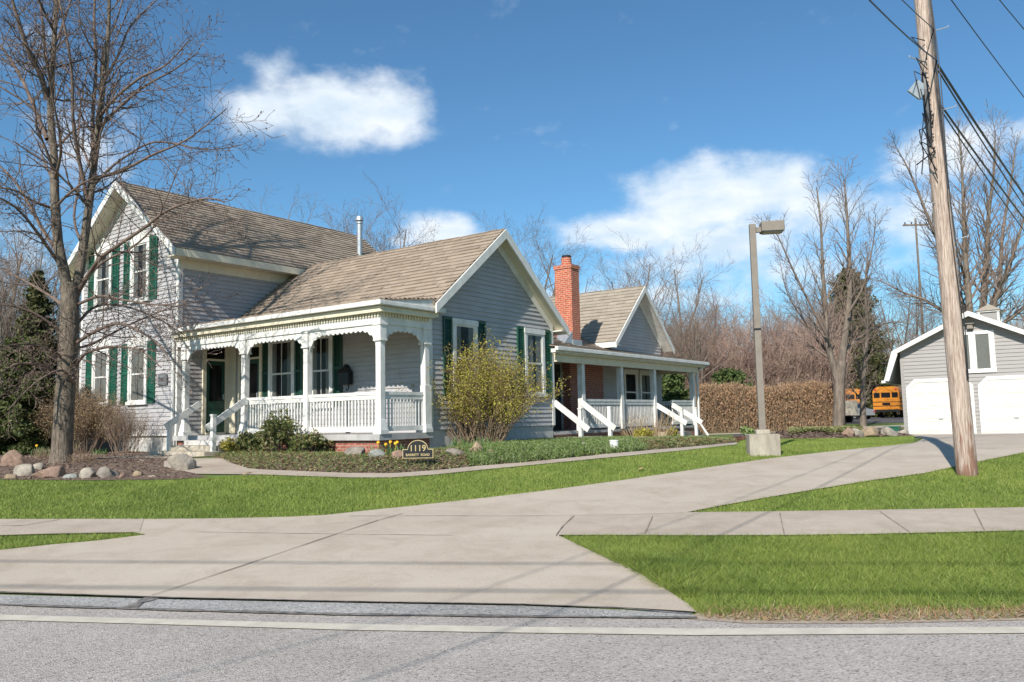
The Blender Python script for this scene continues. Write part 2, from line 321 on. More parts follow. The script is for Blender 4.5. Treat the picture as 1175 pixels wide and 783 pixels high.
sheet('sidewalk_far_right',G(walkr_top)+[WTe,WBe]+G([(1500,604),(1175,612),(1000,616),(900,617),(800,617.5),(700,617),(641,617),(655,594)]),.028,M['walkc']).name='sidewalk'
sheet('sidewalk',G([(-900,592),(0,598),(150,598),(165,598)])+G([(160,613.3),(50,615.5),(0,617),(-900,611)]),.028,M['walkc'])
def line_strip(mb,pts,w,dz):
    P=G(pts)
    for a,b in zip(P,P[1:]):
        n=max(2,int((b-a).length/.15)); prev=None
        for i in range(n+1):
            p=a.lerp(b,i/n); d=(b-a).normalized(); s=Vector((-d.y,d.x,0)); ww=w*random.uniform(.5,1.3)
            q=[p+s*ww/2,p-s*ww/2]; q=[Vector((v.x,v.y,gz(v.x,v.y)+dz)) for v in q]
            if prev: mb.add([prev[0],prev[1],q[1],q[0]],[(0,1,2,3)])
            prev=q
random.seed(4)
mb=MB()
for pts in ([(174,687),(300,645),(400,611),(434,600),(462,592)],[(638,618),(645,608),(659,595)],[(740,616.5),(749,596)],[(900,616.5),(895,592)],[(1044,614),(1010,590.5)],[(25,606),(68,599)],[(1130,612.5),(1118,588)],[(0,606.5),(25,606)]):
    line_strip(mb,pts,.016,.033)
o=mb.build('pavement_joints',M['joint']); o['kind']='structure'
mb=MB()
for pts in ([(400,594.5),(500,594.5),(655,594.5),(786,591.5)],[(225,613),(400,616),(520,617)]): line_strip(mb,pts,.022,.031)
o=mb.build('pavement_edge_lines',M['ljoint']); o['kind']='structure'
mb=MB()
for k_ in range(2): line_strip(mb,[(-300,673),(0,682.5),(200,689.5),(400,694),(600,697),(700,701),(795,708)],.02,.026+.002*k_)
line_strip(mb,[(-300,686),(0,695.5),(200,702),(400,707.5),(600,709.5),(700,710.5),(800,711)],.055,.016)
line_strip(mb,[(148,700),(160,694),(176,688)],.12,.018)
o=mb.build('tar_seams',M['tar']); o['kind']='structure'
# garden walk
walk_top=[(188,531),(200,527.5),(258,527),(266,533),(285,538.5),(300,540),(400,544),(450,544.5),(500,541),(543,536.5),(600,532),(680,524),(743,518),(790,514),(846,508.5)]
walk_bot=[(188,537),(225,545),(300,546),(400,549.5),(450,549.5),(500,546),(543,541.5),(600,536),(680,528),(743,522),(790,517.5),(846,511)]
band('garden_path',walk_top,walk_bot,.02,M['walkc'])
# beds
bedL=G([(-250,548),(-60,552),(0,551),(60,552),(100,552),(200,551),(240,548),(225,545),(188,537),(188,531),(200,527)])+[hw(-5.2,-1.4),hw(-7.85,-.2),hw(-13.2,-.2),hw(-22,0)]
sheet('mulch_bed',bedL,.012,M['mulch'])
sheet('paved_lot',[gd(840,35.5),gd(1034,34.6),gd(1036,41),gd(1000,42),gd(840,38)],.01,M['lot'])
sheet('lot_walk',[gd(800,38),gd(900,39),gd(1000,42.5),gd(1045,42.5),gd(1045,47),gd(1000,46),gd(900,41),gd(800,39.5)],.02,M['walkc'])
sheet('bus_yard',[gd(960,52),gd(1100,52),gd(1200,90),gd(940,90)],.02,M['lot'])
# mounded beds: height rises from the path towards the house
def in_poly(P,x,y):
    n=len(P); c=np.zeros(np.shape(x),bool); j=n-1
    for i in range(n):
        xi,yi=P[i][0],P[i][1]; xj,yj=P[j][0],P[j][1]
        c^=((yi>y)!=(yj>y))&(x<(xj-xi)*(y-yi)/(yj-yi+1e-12)+xi); j=i
    return c
def gzv(x,y): return np.interp(np.asarray(y)+.12*np.asarray(x),[k[0] for k in KN],[k[1] for k in KN])
def dist_poly(P,x,y):
    best=np.full(np.shape(x),1e9); n=len(P)
    for i in range(n):
        ax,ay=P[i][0],P[i][1]; bx,by=P[(i+1)%n][0],P[(i+1)%n][1]; dx,dy=bx-ax,by-ay; l=dx*dx+dy*dy+1e-9
        t=np.clip(((x-ax)*dx+(y-ay)*dy)/l,0,1); best=np.minimum(best,np.hypot(x-ax-t*dx,y-ay-t*dy))
    return best
def mound_h(P,x,y,hm,rim): 
    return hm*np.clip(dist_poly(P,x,y)/rim,0,1)**.7
def mound(name,P,hm,rim,m,step=.14,seed=0):
    xs=[p[0] for p in P]; ys=[p[1] for p in P]
    X,Y=np.meshgrid(np.arange(min(xs)-step,max(xs)+step,step),np.arange(min(ys)-step,max(ys)+step,step),indexing='ij')
    ins=in_poly(P,X,Y); rg=np.random.default_rng(seed)
    Z=gzv(X,Y)+np.where(ins,.012+mound_h(P,X,Y,hm,rim)+rg.normal(0,.012,X.shape),-.03)
    V=np.stack([X,Y,Z],-1).reshape(-1,3); nx,ny=X.shape; I=np.arange(nx*ny).reshape(nx,ny)
    keep=ins[:-1,:-1]|ins[1:,:-1]|ins[:-1,1:]|ins[1:,1:]
    Fq=np.stack([I[:-1,:-1],I[1:,:-1],I[1:,1:],I[:-1,1:]],-1)[keep]
    o=npmesh(name,V,Fq,m,smooth=True); o['kind']='structure'; return o
bedF=G([(262,532),(285,539)])+G(walk_top[5:])+[hw(1.6,16.2),hw(1.3,13.4),hw(.2,13.4),hw(.2,8.9),hw(1.2,8.5),hw(1.2,7.0),hw(0,6.9),hw(0,1.3),hw(0,0),hw(-4.3,0),hw(-4.4,-1.2)]
mound('flower_bed',bedF,0.085,1.2,M['mulch'],seed=1)
bedR=[gd(850,27.5),gd(900,24.5),gd(960,24.0),gd(1010,25),gd(1048,27),gd(1030,31),gd(985,33.5),gd(930,33),gd(870,31.5)]
mound('island_bed',bedR,.25,1.5,M['mulch'],seed=2)
bedM=G([(700,521),(743,517),(790,513),(846,508)])+[hw(2.5,17.5),hw(1.2,15.5),hw(1.5,12)]
# scatter of small leaves/blades as one countless mass
def scatter(name,P,n,m,size,hgt,seed,flat=False,zf=None,dens=None,lean=.5,width=.5,excl=None):
    rg=np.random.default_rng(seed); xs=[p[0] for p in P]; ys=[p[1] for p in P]; out=[]
    tot=0; pts=[]
    while tot<n:
        x=rg.uniform(min(xs),max(xs),n*2); y=rg.uniform(min(ys),max(ys),n*2); k=in_poly(P,x,y)
        if dens is not None: k&=rg.random(n*2)<dens(x,y)
        x=x[k];y=y[k]; pts.append(np.stack([x,y],1)); tot+=len(x)
    p=np.concatenate(pts)[:n]; x,y=p[:,0],p[:,1]; z=gzv(x,y)
    if zf is not None: z=z+zf(x,y)
    th=rg.uniform(0,2*np.pi,n); s=size*rg.uniform(.6,1.4,n); h=hgt*rg.uniform(.5,1.4,n)
    ca,sa=np.cos(th),np.sin(th); ln=rg.normal(0,lean,(n,2))*h[:,None]
    base=np.stack([x,y,z],1)
    wv=np.stack([ca*s/2,sa*s/2,np.zeros(n)],1)
    if flat:
        tilt=rg.uniform(-.5,.5,n); l=np.stack([-sa*s*1.4,ca*s*1.4,tilt*s],1); base[:,2]+=rg.uniform(0,1,n)*hgt
        V=np.stack([base-wv,base+wv,base+wv*.6+l,base-wv*.6+l],1).reshape(-1,3)
    else:
        tip=base+np.stack([ln[:,0],ln[:,1],h],1); mid=base*.5+tip*.5-np.stack([ln[:,0],ln[:,1],0*h],1)*.2
        V=np.stack([base-wv,base+wv,tip+wv*width*.3,tip-wv*width*.3],1).reshape(-1,3)
    Fq=np.arange(4*n).reshape(n,4)
    return V,Fq
def stuff(name,parts,m,label,cat):
    V=[];Fq=[];k=0
    for v,f in parts: V.append(v);Fq.append(f+k);k+=len(v)
    o=npmesh(name,np.concatenate(V),np.concatenate(Fq),m); tag(o,label,cat,kind='stuff'); return o
lawn1=G([(-300,556),(-60,553),(0,552),(100,553),(200,552),(240,549),(300,546.5),(400,550),(450,550),(500,546.5),(543,542),(600,536.5),(680,528.5),(743,522.5),(790,518),(846,511.5)])+[gd(850,27.3),gd(900,24.3),gd(960,23.8),gd(1010,24.8),gd(1048,26.6)]+G([(1048,510),(1020,513.3),(960,519.3),(880,528.3),(800,540.3),(720,552.3),(640,563.4),(560,573.4),(480,582.5),(420,588.5),(372,594),(330,596),(250,597.6),(150,598.6),(0,598.6),(-300,597)])
lawn2=G([(1320,505),(1250,512.8),(1175,520.8),(1120,531.8),(1060,544.8),(1000,552.8),(940,562.8),(880,572.8),(830,581.8),(788,590)]+walkr_top[1:])
verge=G([(643,618),(700,618),(800,618.5),(900,618),(1000,617),(1175,613),(1450,606),(1400,699),(1175,704),(1100,706),(1030,706),(960,707),(900,708),(860,708),(812,707),(800,706),(791,697.5),(772,684),(748,668),(723,655),(693,641.5),(663,627.5)])
vergeL=G([(-300,630),(-100,620),(0,618),(50,616.5),(153,614.2),(165,616),(112,622.6),(60,627),(0,633.4),(-150,643)])
def far_dens(x,y): return np.clip(1.25-(y-9)/14,.35,1)
stuff('lawn_grass',[scatter('a',lawn1,230000,None,.0085,.036,1,dens=far_dens,lean=.6),scatter('b',lawn2,100000,None,.008,.038,2,lean=.6),scatter('d',vergeL,18000,None,.006,.042,4,lean=.6)],M['grass'],'short green lawn grass in front of the house and beside the driveway','grass')
vb=G([(795,701),(860,711),(960,712),(1030,711),(1175,709),(1500,700)])
def vdens(x,y):
    d=np.full(np.shape(x),9.)
    for a,b in zip(vb,vb[1:]):
        dx,dy=b.x-a.x,b.y-a.y; t=np.clip(((x-a.x)*dx+(y-a.y)*dy)/(dx*dx+dy*dy),0,1); d=np.minimum(d,np.hypot(x-a.x-t*dx,y-a.y-t*dy))
    w=.10*np.sin(x*5.1)+.08*np.sin(x*13.7+1)+.05*np.sin(x*31)
    return np.where(x<1.7,1,np.clip((d-.14+w)/.30,.02,1))*(.72+.28*np.sin(x*2.3+y*3.1)*np.sin(x*.9-y*4.3+2))
RE=G([(1000,709),(1400,697)]); REe=ext(RE[0],RE[1],28)
PX=[WB[1]-Vector((.6,0,0)),WBe,REe,RE[1]-Vector((.6,0,0))]; LX=[WT[1]-Vector((.8,0,0)),WTe,WTe+Vector((0,9,0)),g(1320,506)]
stuff('verge_grass',[scatter('x',PX,60000,None,.009,.05,21,lean=.7),scatter('x',LX,60000,None,.013,.045,22,lean=.7),scatter('c',verge,180000,None,.0048,.042,3,lean=.75,dens=vdens),scatter('e',verge,14000,None,.005,.075,5,lean=.9),scatter('y',G([(668,628),(700,640),(735,640),(790,655),(800,690),(770,683),(735,662)]),9000,None,.006,.085,6,lean=1.0)],M['grass'],'longer green grass on the verge between road and sidewalk','grass')
sh=G([(800,703),(840,702),(900,700),(960,698),(1030,697),(1100,700),(1175,698),(1300,696),(1300,711),(1175,711),(1000,714),(860,714),(805,710)])
stuff('verge_debris',[scatter('c',sh,5000,None,.016,.012,8,flat=True),scatter('c',sh,2500,None,.008,.05,9,lean=.9)],M['drygrass'],'dry leaves, straw and grit along the edge of the road','dry leaves')
lm=lambda P,h,r:(lambda x,y:.012+mound_h(P,x,y,h,r))
fb=lm(bedF,0.085,1.2)
bedFg=G([(540,536.5),(600,532),(680,524),(743,518)])+[hw(1.0,9.2),hw(.3,8.9),hw(1.0,7.0),hw(.1,6.9),hw(.1,2.5)]
stuff('ground_cover',[scatter('a',bedF,30000,None,.028,.07,11,flat=True,zf=fb,dens=lambda x,y:.4+.6*(in_poly(bedFg,x,y))),scatter('b',bedFg,15000,None,.03,.13,12,flat=True,zf=fb),scatter('c',bedFg,22000,None,.016,.10,18,zf=fb,lean=.7),scatter('d',bedF,12000,None,.014,.07,19,zf=fb,lean=.8)],M['gcover'],'low green ground cover filling the flower bed in front of the house','ground cover')
stuff('leaf_litter',[scatter('a',bedF,30000,None,.032,.05,13,flat=True,zf=fb,dens=lambda x,y:np.where(in_poly(bedFg,x,y),.15,1)),],M['drygrass'],'dry brown leaves and creeping stems along the path edge of the flower bed','dry leaves')
stuff('mulch_chips',[scatter('a',bedL,30000,None,.035,.02,14,flat=True)],M['chips'],'dark brown mulch chips around the big bare tree','mulch')
stuff('red_mulch',[scatter('a',bedM,9000,None,.05,.03,15,flat=True,zf=fb)],M['redmulch'],'reddish mulch at the bend of the garden path by the second porch','mulch')
br=lm(bedR,.25,1.5)
stuff('island_ground_cover',[scatter('a',[gd(905,25.2),gd(985,24.9),gd(990,31),gd(905,31)],11000,None,.05,.12,16,flat=True,zf=br)],M['ygcover'],'pale yellow green ground cover on the island bed by the street lamp','ground cover')
stuff('island_mulch_chips',[scatter('a',bedR,9000,None,.05,.03,17,flat=True,zf=br)],M['chips'],'dark mulch chips on the island bed beside the driveway','mulch')
# ------------------------------------------------------------------ laps (clapboards and shingle courses are real geometry)
def clip(poly,n,d):
    out=[]
    for i,p in enumerate(poly):
        q=poly[(i+1)%len(poly)]; a=p.dot(n)-d; b=q.dot(n)-d
        if a>=0: out.append(p)
        if (a>=0)!=(b>=0): out.append(p+(q-p)*(a/(a-b)))
    return out
def laps(mb,poly,upv,nrm,exp,t,jit=0,wseg=None,seed=0):
    poly=[Vector(p) for p in poly]; u=Vector(upv).normalized(); n=Vector(nrm).normalized()
    hs=[p.dot(u) for p in poly]; h0=min(hs); h1=max(hs); k=0; h=h0; s=u.cross(n); rnd=random.Random(seed)
    while h<h1-1e-4:
        e=min(h+exp,h1)
        c=clip(clip(poly,u,h),-u,-e)
        if len(c)>=3:
            cs=[c]
            if wseg:
                cs=[]; ss=[p.dot(s) for p in c]; a=min(ss)-rnd.uniform(0,wseg); 
                while a<max(ss):
                    w=wseg*rnd.uniform(.75,1.3); q=clip(clip(c,s,a),-s,-(a+w)); a+=w
                    if len(q)>=3: cs.append(q)
            for c2 in cs:
                tt=t*(1+rnd.uniform(-jit,jit))
                off=[p+n*(tt*(1-(p.dot(u)-h)/exp)+.001) for p in c2]
                i0=len(off); mb.add(off,[tuple(range(i0))])
                lo=[(o,p) for o,p in zip(off,c2) if p.dot(u)<h+1e-4]
                if len(lo)==2: mb.add([lo[0][0],lo[1][0],lo[1][1],lo[0][1]],[(0,1,2,3)])
        h+=exp; k+=1
def wallpart(parent,poly,nrm,m,exp=.12,t=.024,name='wall',upv=(0,0,1)):
    mb=MB(); n=Vector(nrm); mb.prism(poly,-n*.12); laps(mb,poly,upv,nrm,exp,t)
    me_o=buildraw(mb,name,m,parent); return me_o
def buildraw(mb,name,m,parent=None):
    me=bpy.data.meshes.new(name); me.from_pydata([tuple(v) for v in mb.v],[],mb.f); me.materials.append(m); return link(name,me,parent)
def roofpart(parent,quad,m=None,name='roof',exp=.145,t=.031,thick=.06,wseg=.32,seed=1):
    P=[Vector(p) for p in quad]; n=(P[1]-P[0]).cross(P[-1]-P[0]).normalized()
    if n.z<0: n=-n
    side=(P[1]-P[0]).normalized(); u=n.cross(side); 
    if u.z<0: u=-u
    mb=MB(); mb.prism(P,-n*thick); laps(mb,P,u,n,exp,t,.35,wseg,seed)
    return buildraw(mb,name,m or M['shingle'],parent)
def slab(mb,quad,thick,off=0):
    P=[Vector(p) for p in quad]; n=(P[1]-P[0]).cross(P[-1]-P[0]).normalized()
    if n.z<0: n=-n
    mb.prism([p-n*off for p in P],-n*thick)
# window built in wall coordinates: x along the wall (viewer's right), o outwards, z up
def wxf(face,c):
    if face=='front': return lambda x,o,z:(x,c-o,z)
    return lambda x,o,z:(c+o,x,z)
def window(parent,face,c,x0,x1,z0,z1,munt=(2,2),curt=.9,head=None,seed=0,cas=.11,shut=None,shz=None,shcol='green',glassm='glass'):
    X=wxf(face,c); f=MB(X)
    f.box(x0,x0+cas,.0,.068,z0,z1); f.box(x1-cas,x1,.0,.068,z0,z1); f.box(x0-.02,x1+.02,.0,.083,z1-cas-.01,z1+.02); f.box(x0-.04,x1+.04,.0,.10,z0-.05,z0+.045)
    fr=f.build('window',M['white'],parent)
    a0,a1,b0,b1=x0+cas,x1-cas,z0+.045,z1-cas-.01; zm=(b0+b1)/2
    k=MB(X); k.box(a0-.01,a1+.01,.0,.029,b0-.01,b1+.01); k.build('window_dark_backing',M['dark'],fr)  # black backing on the wall stands in for the unlit room
    if curt:
        cu=MB(X); r=random.Random(seed)
        n=14; 
        for s in ((a0,a0+(a1-a0)*curt/2),(a1-(a1-a0)*curt/2,a1)):
            V=[];Fc=[]
            for i in range(n+1):
                xx=s[0]+(s[1]-s[0])*i/n; oo=.033+.003*math.sin(i*2.1+seed)
                V+=[(xx,oo,b0),(xx,oo,b1)]
            cu.add(V,[(2*i,2*i+2,2*i+3,2*i+1) for i in range(n)])
        cu.build('curtain',M['curtain'],fr)
    s=MB(X); w=.045
    for (lo,hi,o) in ((b0,zm+.02,.044),(zm-.02,b1,.054)):
        s.box(a0,a0+w,.022,o,lo,hi); s.box(a1-w,a1,.022,o,lo,hi); s.box(a0+w,a1-w,.022,o,lo,lo+w); s.box(a0+w,a1-w,.022,o,hi-w,hi)
        nx,nz=munt if hi==b1 else (munt[0] if munt[1]>1 else 1,1)
        for i in range(1,nx): xx=a0+(a1-a0)*i/nx; s.box(xx-.012,xx+.012,.022,o-.003,lo+w,hi-w)
    s.build('sash',M['white'],fr)
    gl=MB(X); gl.add([(a0+w/2,.0385,b0+w/2),(a1-w/2,.0385,b0+w/2),(a1-w/2,.0385,b1-w/2),(a0+w/2,.0385,b1-w/2)],[(0,1,2,3)])
    gl.build('pane',M['pane'],fr)
    if head=='gable':
        h=MB(X); mx=(x0+x1)/2; h.prism([X(x0-.03,.02,z1+.02),X(x1+.03,.02,z1+.02),X(x1+.03,.02,z1+.09),X(mx,.02,z1+.30),X(x0-.03,.02,z1+.09)],Vector(X(0,.05,0))-Vector(X(0,0,0))) if False else None
        hh=MB(); hh.prism([X(x0-.03,.0,z1+.02),X(x1+.03,.0,z1+.02),X(x1+.03,.0,z1+.08),X(mx,.0,z1+.30),X(x0-.03,.0,z1+.08)],Vector(X(0,.06,0))-Vector(X(0,0,0)))
        hh.build('window_head',M['white'],fr)
        d=MB(X); d.bar(X(x0-.05,.08,z1+.07),X(mx,.08,z1+.31),.03) if False else None
        b=MB()
        for e in (x0-.06,x1+.06): b.bar(X(e,.05,z1+.07),X(mx,.05,z1+.325),.10,.03)
        b.build('head_moulding',M['white'],fr)
    if head=='crest':
        mx=(x0+x1)/2; hw_=(x1-x0)/2+.05; pts=[]
        for i in range(25):
            t=i/24*2-1; z=.07+.20*(1-abs(t))**.8+.035*abs(math.sin(i*math.pi/3)); pts.append(X(mx-t*-hw_,0,z1+.02+z))
        hh=MB(); hh.prism([X(mx-hw_,0,z1+.02)]+pts+[X(mx+hw_,0,z1+.02)],Vector(X(0,.05,0))-Vector(X(0,0,0)))
        hh.build('window_head',M['white'],fr)
    if shut:
        sz=shz or (z0-.02,z1)
        for (s0,s1) in shut:
            sm=MB(X); e=.05; sm.box(s0,s0+e,.018,.055,*sz); sm.box(s1-e,s1,.018,.055,*sz)
            for zz in (sz[0],(sz[0]+sz[1])/2-.03,sz[1]-.07): sm.box(s0+e,s1-e,.018,.052,zz,zz+.07)
            z=sz[0]+.08
            while z<sz[1]-.09:
                sm.add([(s0+e,.045,z),(s1-e,.045,z),(s1-e,.024,z+.04),(s0+e,.024,z+.04)],[(0,1,2,3)]); sm.add([(s0+e,.045,z),(s1-e,.045,z),(s1-e,.020,z-.004),(s0+e,.020,z-.004)],[(0,1,2,3)]); z+=.045
            sm.build('shutter',M[shcol],parent)
    return fr
# pane: real glass look, reflecting and letting the curtain show
m=bpy.data.materials.new('pane_glass'); N,L=nodes(m); b=N['Principled BSDF']; b.inputs['Base Color'].default_value=(.01,.011,.012,1); b.inputs['Roughness'].default_value=.04
tr=N.new('ShaderNodeBsdfTransparent'); tr.inputs['Color'].default_value=(.75,.78,.78,1); ms=N.new('ShaderNodeMixShader'); ms.inputs[0].default_value=.38
L.new(tr.outputs[0],ms.inputs[1]); L.new(b.outputs[0],ms.inputs[2]); L.new(ms.outputs[0],N['Material Output'].inputs['Surface']); M['pane']=m
# ------------------------------------------------------------------ THE HOUSE
house=empty('house',(P0[0],P0[1],0),-AZ,'grey clapboard farmhouse with white trim, green shutters, brick chimney and two porches','house')
HB=house
FL=1.30
# foundations
def bx(name,m,*a,parent=HB,bev=0):
    mb=MB(); mb.box(*a); return mb.build(name,m,parent,bevel=bev)
bx('foundation',M['foundation'],-13.18,-7.87,.02,8.98,.2,1.32)
bx('foundation',M['foundation'],-7.88,-.02,1.62,6.98,.2,1.36)
bx('foundation',M['foundation'],-9,-1.52,7.0,17.38,.2,1.2)
mb=MB(); mb.box(-13.24,-7.81,-.05,8.98,1.30,1.36); mb.build('water_table',M['white'],HB)
# ---- two storey block
ZR,SL,AC=8.90,.77,-10.53
def z2(x,extra=0): return ZR-SL*abs(x-AC)-extra
T=.17
wallpart(HB,[(-13.2,0,1.36),(-7.85,0,1.36),(-7.85,0,z2(-7.85,T)),(AC,0,z2(AC,T)),(-13.2,0,z2(-13.2,T))],(0,-1,0),M['siding'])
wallpart(HB,[(-7.85,0,1.36),(-7.85,9,1.36),(-7.85,9,6.6),(-7.85,0,6.6)],(1,0,0),M['siding'])
wallpart(HB,[(-13.2,9,1.36),(-7.85,9,1.36),(-7.85,9,z2(-7.85,T)),(AC,9,z2(AC,T)),(-13.2,9,z2(-13.2,T))],(0,1,0),M['siding'])
wallpart(HB,[(-13.2,0,1.36),(-13.2,9,1.36),(-13.2,9,6.6),(-13.2,0,6.6)],(-1,0,0),M['siding'])
for sx,xe in ((1,-7.33),(-1,-13.73)):
    q=[(xe,-.45,z2(xe)),(xe,9.4,z2(xe)),(AC,9.4,ZR),(AC,-.45,ZR)]
    roofpart(HB,q,exp=.19)
    mb=MB(); slab(mb,q,.11,.065); mb.build('soffit',M['cream'],HB)
    # barge board on the front rake
    for yy in (-.50,9.41):
        mb=MB(); mb.prism([(xe,yy,z2(xe)+.0),(AC,yy,ZR+.0),(AC,yy,ZR-.24),(xe,yy,z2(xe)-.22)],(0,.045,0))
        mb.build('barge_board',M['white'],HB)
    mb=MB(); mb.prism([(AC+sx*2.68,-.03,z2(AC+2.68)-.17),(AC,-.03,ZR-.17),(AC,-.03,ZR-.46),(AC+sx*2.68,-.03,z2(AC+2.68)-.41)],(0,.028,0)); mb.build('frieze_board',M['white'],HB)
    # eave fascia, boxed soffit and frieze along the side
    mb=MB(); xw=AC+sx*2.68
    x0,x1=sorted((xe+sx*.012,xe-sx*.02)); mb.box(x0,x1,-.44,9.38,z2(xe)-.21,z2(xe)-.012)
    x0,x1=sorted((xw,xe-sx*.02)); mb.box(x0,x1,-.40,9.35,z2(xe)-.21,z2(xe)-.17)
    x0,x1=sorted((xw+sx*.018,xw+sx*.05)); mb.box(x0,x1,.0,9,z2(xe)-.46,z2(xe)-.21); mb.build('cornice',M['cream'],HB)
for x,y in ((-7.85,0),(-13.2,0)):
    s=1 if x>-10 else -1; mb=MB(); x0,x1=sorted((x+s*.03,x-s*.10)); mb.box(x0,x1,-.03,.0-.0025,1.36,6.42 if 1 else 0); 
    x0,x1=sorted((x+s*.0025,x+s*.03)); mb.box(x0,x1,-.0025,.10,1.36,6.22); mb.build('corner_board',M['white'],HB)
for cx,h in ((-9.82,0),(-11.9,0)):
    w=.5
    window(HB,'front',-.0,cx-w,cx+w,5.25,7.08,(1,1),.7,'gable',int(cx*10),shut=[(cx-w-.40,cx-w-.02),(cx+w+.02,cx+w+.40)],cas=.12)
    window(HB,'front',-.0,cx-w,cx+w,2.25,4.02,(1,1),.95,'crest',int(cx*7),shut=[(cx-w-.40,cx-w-.02),(cx+w+.02,cx+w+.40)],cas=.12)
# stove pipe on the roof
mb=MB(); mb.cyl((-9.02,8.0),.095,7.3,8.95,16); mb.cyl((-9.02,8.0),.125,8.9,8.96,16); fp=mb.build('flue_pipe',M['metal'],HB,smooth=False)
mb=MB(); mb.cyl((-9.02,8.0),.15,9.02,9.16,16,.13); mb.cyl((-9.02,8.0),.07,8.96,9.02,10); mb.build('cap',M['metal'],fp)
# ---- single storey wing
ZW,SW,BC=6.60,.80,4.30
def zw(y,e=0): return ZW-SW*abs(y-BC)-e
wallpart(HB,[(0,1.6,1.36),(0,7.0,1.36),(0,7.0,zw(7.0,.15)),(0,BC,zw(BC,.15)),(0,1.6,zw(1.6,.15))],(1,0,0),M['siding'])
wallpart(HB,[(-7.85,1.6,1.30),(0,1.6,1.30),(0,1.6,4.3),(-7.85,1.6,4.3)],(0,-1,0),M['siding'])
wallpart(HB,[(-7.85,7,1.30),(0,7,1.30),(0,7,4.3),(-7.85,7,4.3)],(0,1,0),M['siding'])
yf,yb=1.45,7.32
q=[(.36,yf,zw(yf)),(-9.6,yf,zw(yf)),(-9.6,BC,ZW),(.36,BC,ZW)]; roofpart(HB,q,exp=.19,seed=3)
q2=[(.36,yb,zw(yb)),(-9.6,yb,zw(yb)),(-9.6,BC,ZW),(.36,BC,ZW)]; roofpart(HB,q2,exp=.19,seed=4)
mb=MB(); slab(mb,[(.35,yf,zw(yf)),(-7.9,yf,zw(yf)),(-7.9,BC,ZW),(.35,BC,ZW)],.08,.065); slab(mb,[(.35,yb,zw(yb)),(-7.9,yb,zw(yb)),(-7.9,BC,ZW),(.35,BC,ZW)],.08,.065); mb.build('soffit',M['cream'],HB)
for ye in (yf,yb):
    mb=MB(); mb.prism([(.365,ye,zw(ye)-.01),(.365,BC,ZW-.01),(.365,BC,ZW-.26),(.365,ye,zw(ye)-.235)],(.04,0,0)); mb.build('barge_board',M['white'],HB)
    yw=1.6 if ye<4 else 7.0
    mb=MB(); mb.prism([(.018,yw,zw(yw)-.14),(.018,BC,ZW-.14),(.018,BC,ZW-.42),(.018,yw,zw(yw)-.38)],(.03,0,0)); mb.build('frieze_board',M['white'],HB)
mb=MB(); mb.box(-7.8,.34,7.0,7.30,zw(7.3)-.13,zw(7.3)-.10); mb.box(-7.8,.35,7.30,7.325,zw(7.3)-.2,zw(7.3)-.012); mb.build('cornice',M['white'],HB)
for y,s in ((1.6,-1),(7.0,1)):
    mb=MB(); y0,y1=sorted((y+s*.02,y-s*.10)); mb.box(.018,.04,y0,y1,1.36,zw(y)-.3); mb.build('corner_board',M['white'],HB)
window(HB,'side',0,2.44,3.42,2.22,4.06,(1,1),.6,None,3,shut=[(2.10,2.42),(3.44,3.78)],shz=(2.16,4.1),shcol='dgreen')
window(HB,'side',0,5.54,6.52,2.22,4.06,(1,1),.8,None,4,shut=[(5.20,5.52),(6.54,6.88)],shz=(2.16,4.1),shcol='green')
# ---- front porch
PX0,PX1=-7.85,.0
mb=MB(); mb.box(-7.84,.06,-.10,1.59,1.21,1.30); mb.box(.06,.10,-.14,1.62,1.17,1.305); mb.box(-7.84,.06,-.14,-.10,1.17,1.305); mb.build('porch_floor',M['boards'],HB)
for q_ in ((-4.45,.0,-.05,.10,.3,1.17),(-.15,.0,.10,1.6,.3,1.17),(-7.7,-6.9,-.05,.1,.3,1.17)): bx('porch_base',M['brick'],*q_)
mb=MB(); mb.box(-7.84,.24,-.2,1.58,3.99,4.02); mb.build('porch_ceiling',M['cream'],HB)
# beam, dentils, cornice, gutter
mb=MB(); mb.box(-7.84,.07,-.07,.07,3.74,3.985); mb.box(-.07,.07,.07,1.58,3.74,3.985); mb.build('porch_beam',M['white'],HB)
mb=MB(); mb.box(-7.84,.20,-.20,-.08,4.023,4.12); mb.box(.09,.20,-.08,1.75,4.023,4.12)
x=-7.8
while x<.1: mb.box(x,x+.045,-.115,-.072,3.90,3.987); x+=.092
y=.0
while y<1.55: mb.box(.072,.115,y,y+.045,3.90,3.987); y+=.092
mb.build('dentil_trim',M['cream'],HB)
def gutter(name,pts,zt,w=.10,h=.11):
    mb=MB()
    for (a,b_) in zip(pts,pts[1:]):
        pass
    return mb
mb=MB(); mb.box(-7.87,.31,-.31,-.205,4.125,4.235); mb.box(.205,.31,-.205,1.9,4.125,4.235); mb.build('gutter',M['white'],HB,bevel=.02)
roofpart(HB,[(-7.84,-.30,4.232),(.30,-.30,4.232),(.30,1.62,4.44),(-7.84,1.62,4.44)],exp=.15,thick=.02,seed=5)
mb=MB(); mb.prism([(.28,-.25,4.12),(.28,1.62,4.12),(.28,1.62,4.415),(.28,-.25,4.212)],(-.04,0,0)); mb.build('porch_roof_end',M['white'],HB)
def column(x,y,half=False,z0=1.30,z1=3.74):
    mb=MB(); w=.075
    mb.box(x-w,x+w,y-w,y+w,z0+.3,z1-.28)
    mb.box(x-.125,x+.125,y-.125,y+.125,z0,z0+.10); mb.box(x-.115,x+.115,y-.115,y+.115,z0+.10,z0+.33,.035)
    mb.box(x-.10,x+.10,y-.10,y+.10,z1-.34,z1-.03); mb.box(x-.12,x+.12,y-.12,y+.12,z1-.03,z1+.03); mb.box(x-.115,x+.115,y-.115,y+.115,z1-.38,z1-.34)
    mb.build('porch_column',M['white'],HB,bevel=.006)
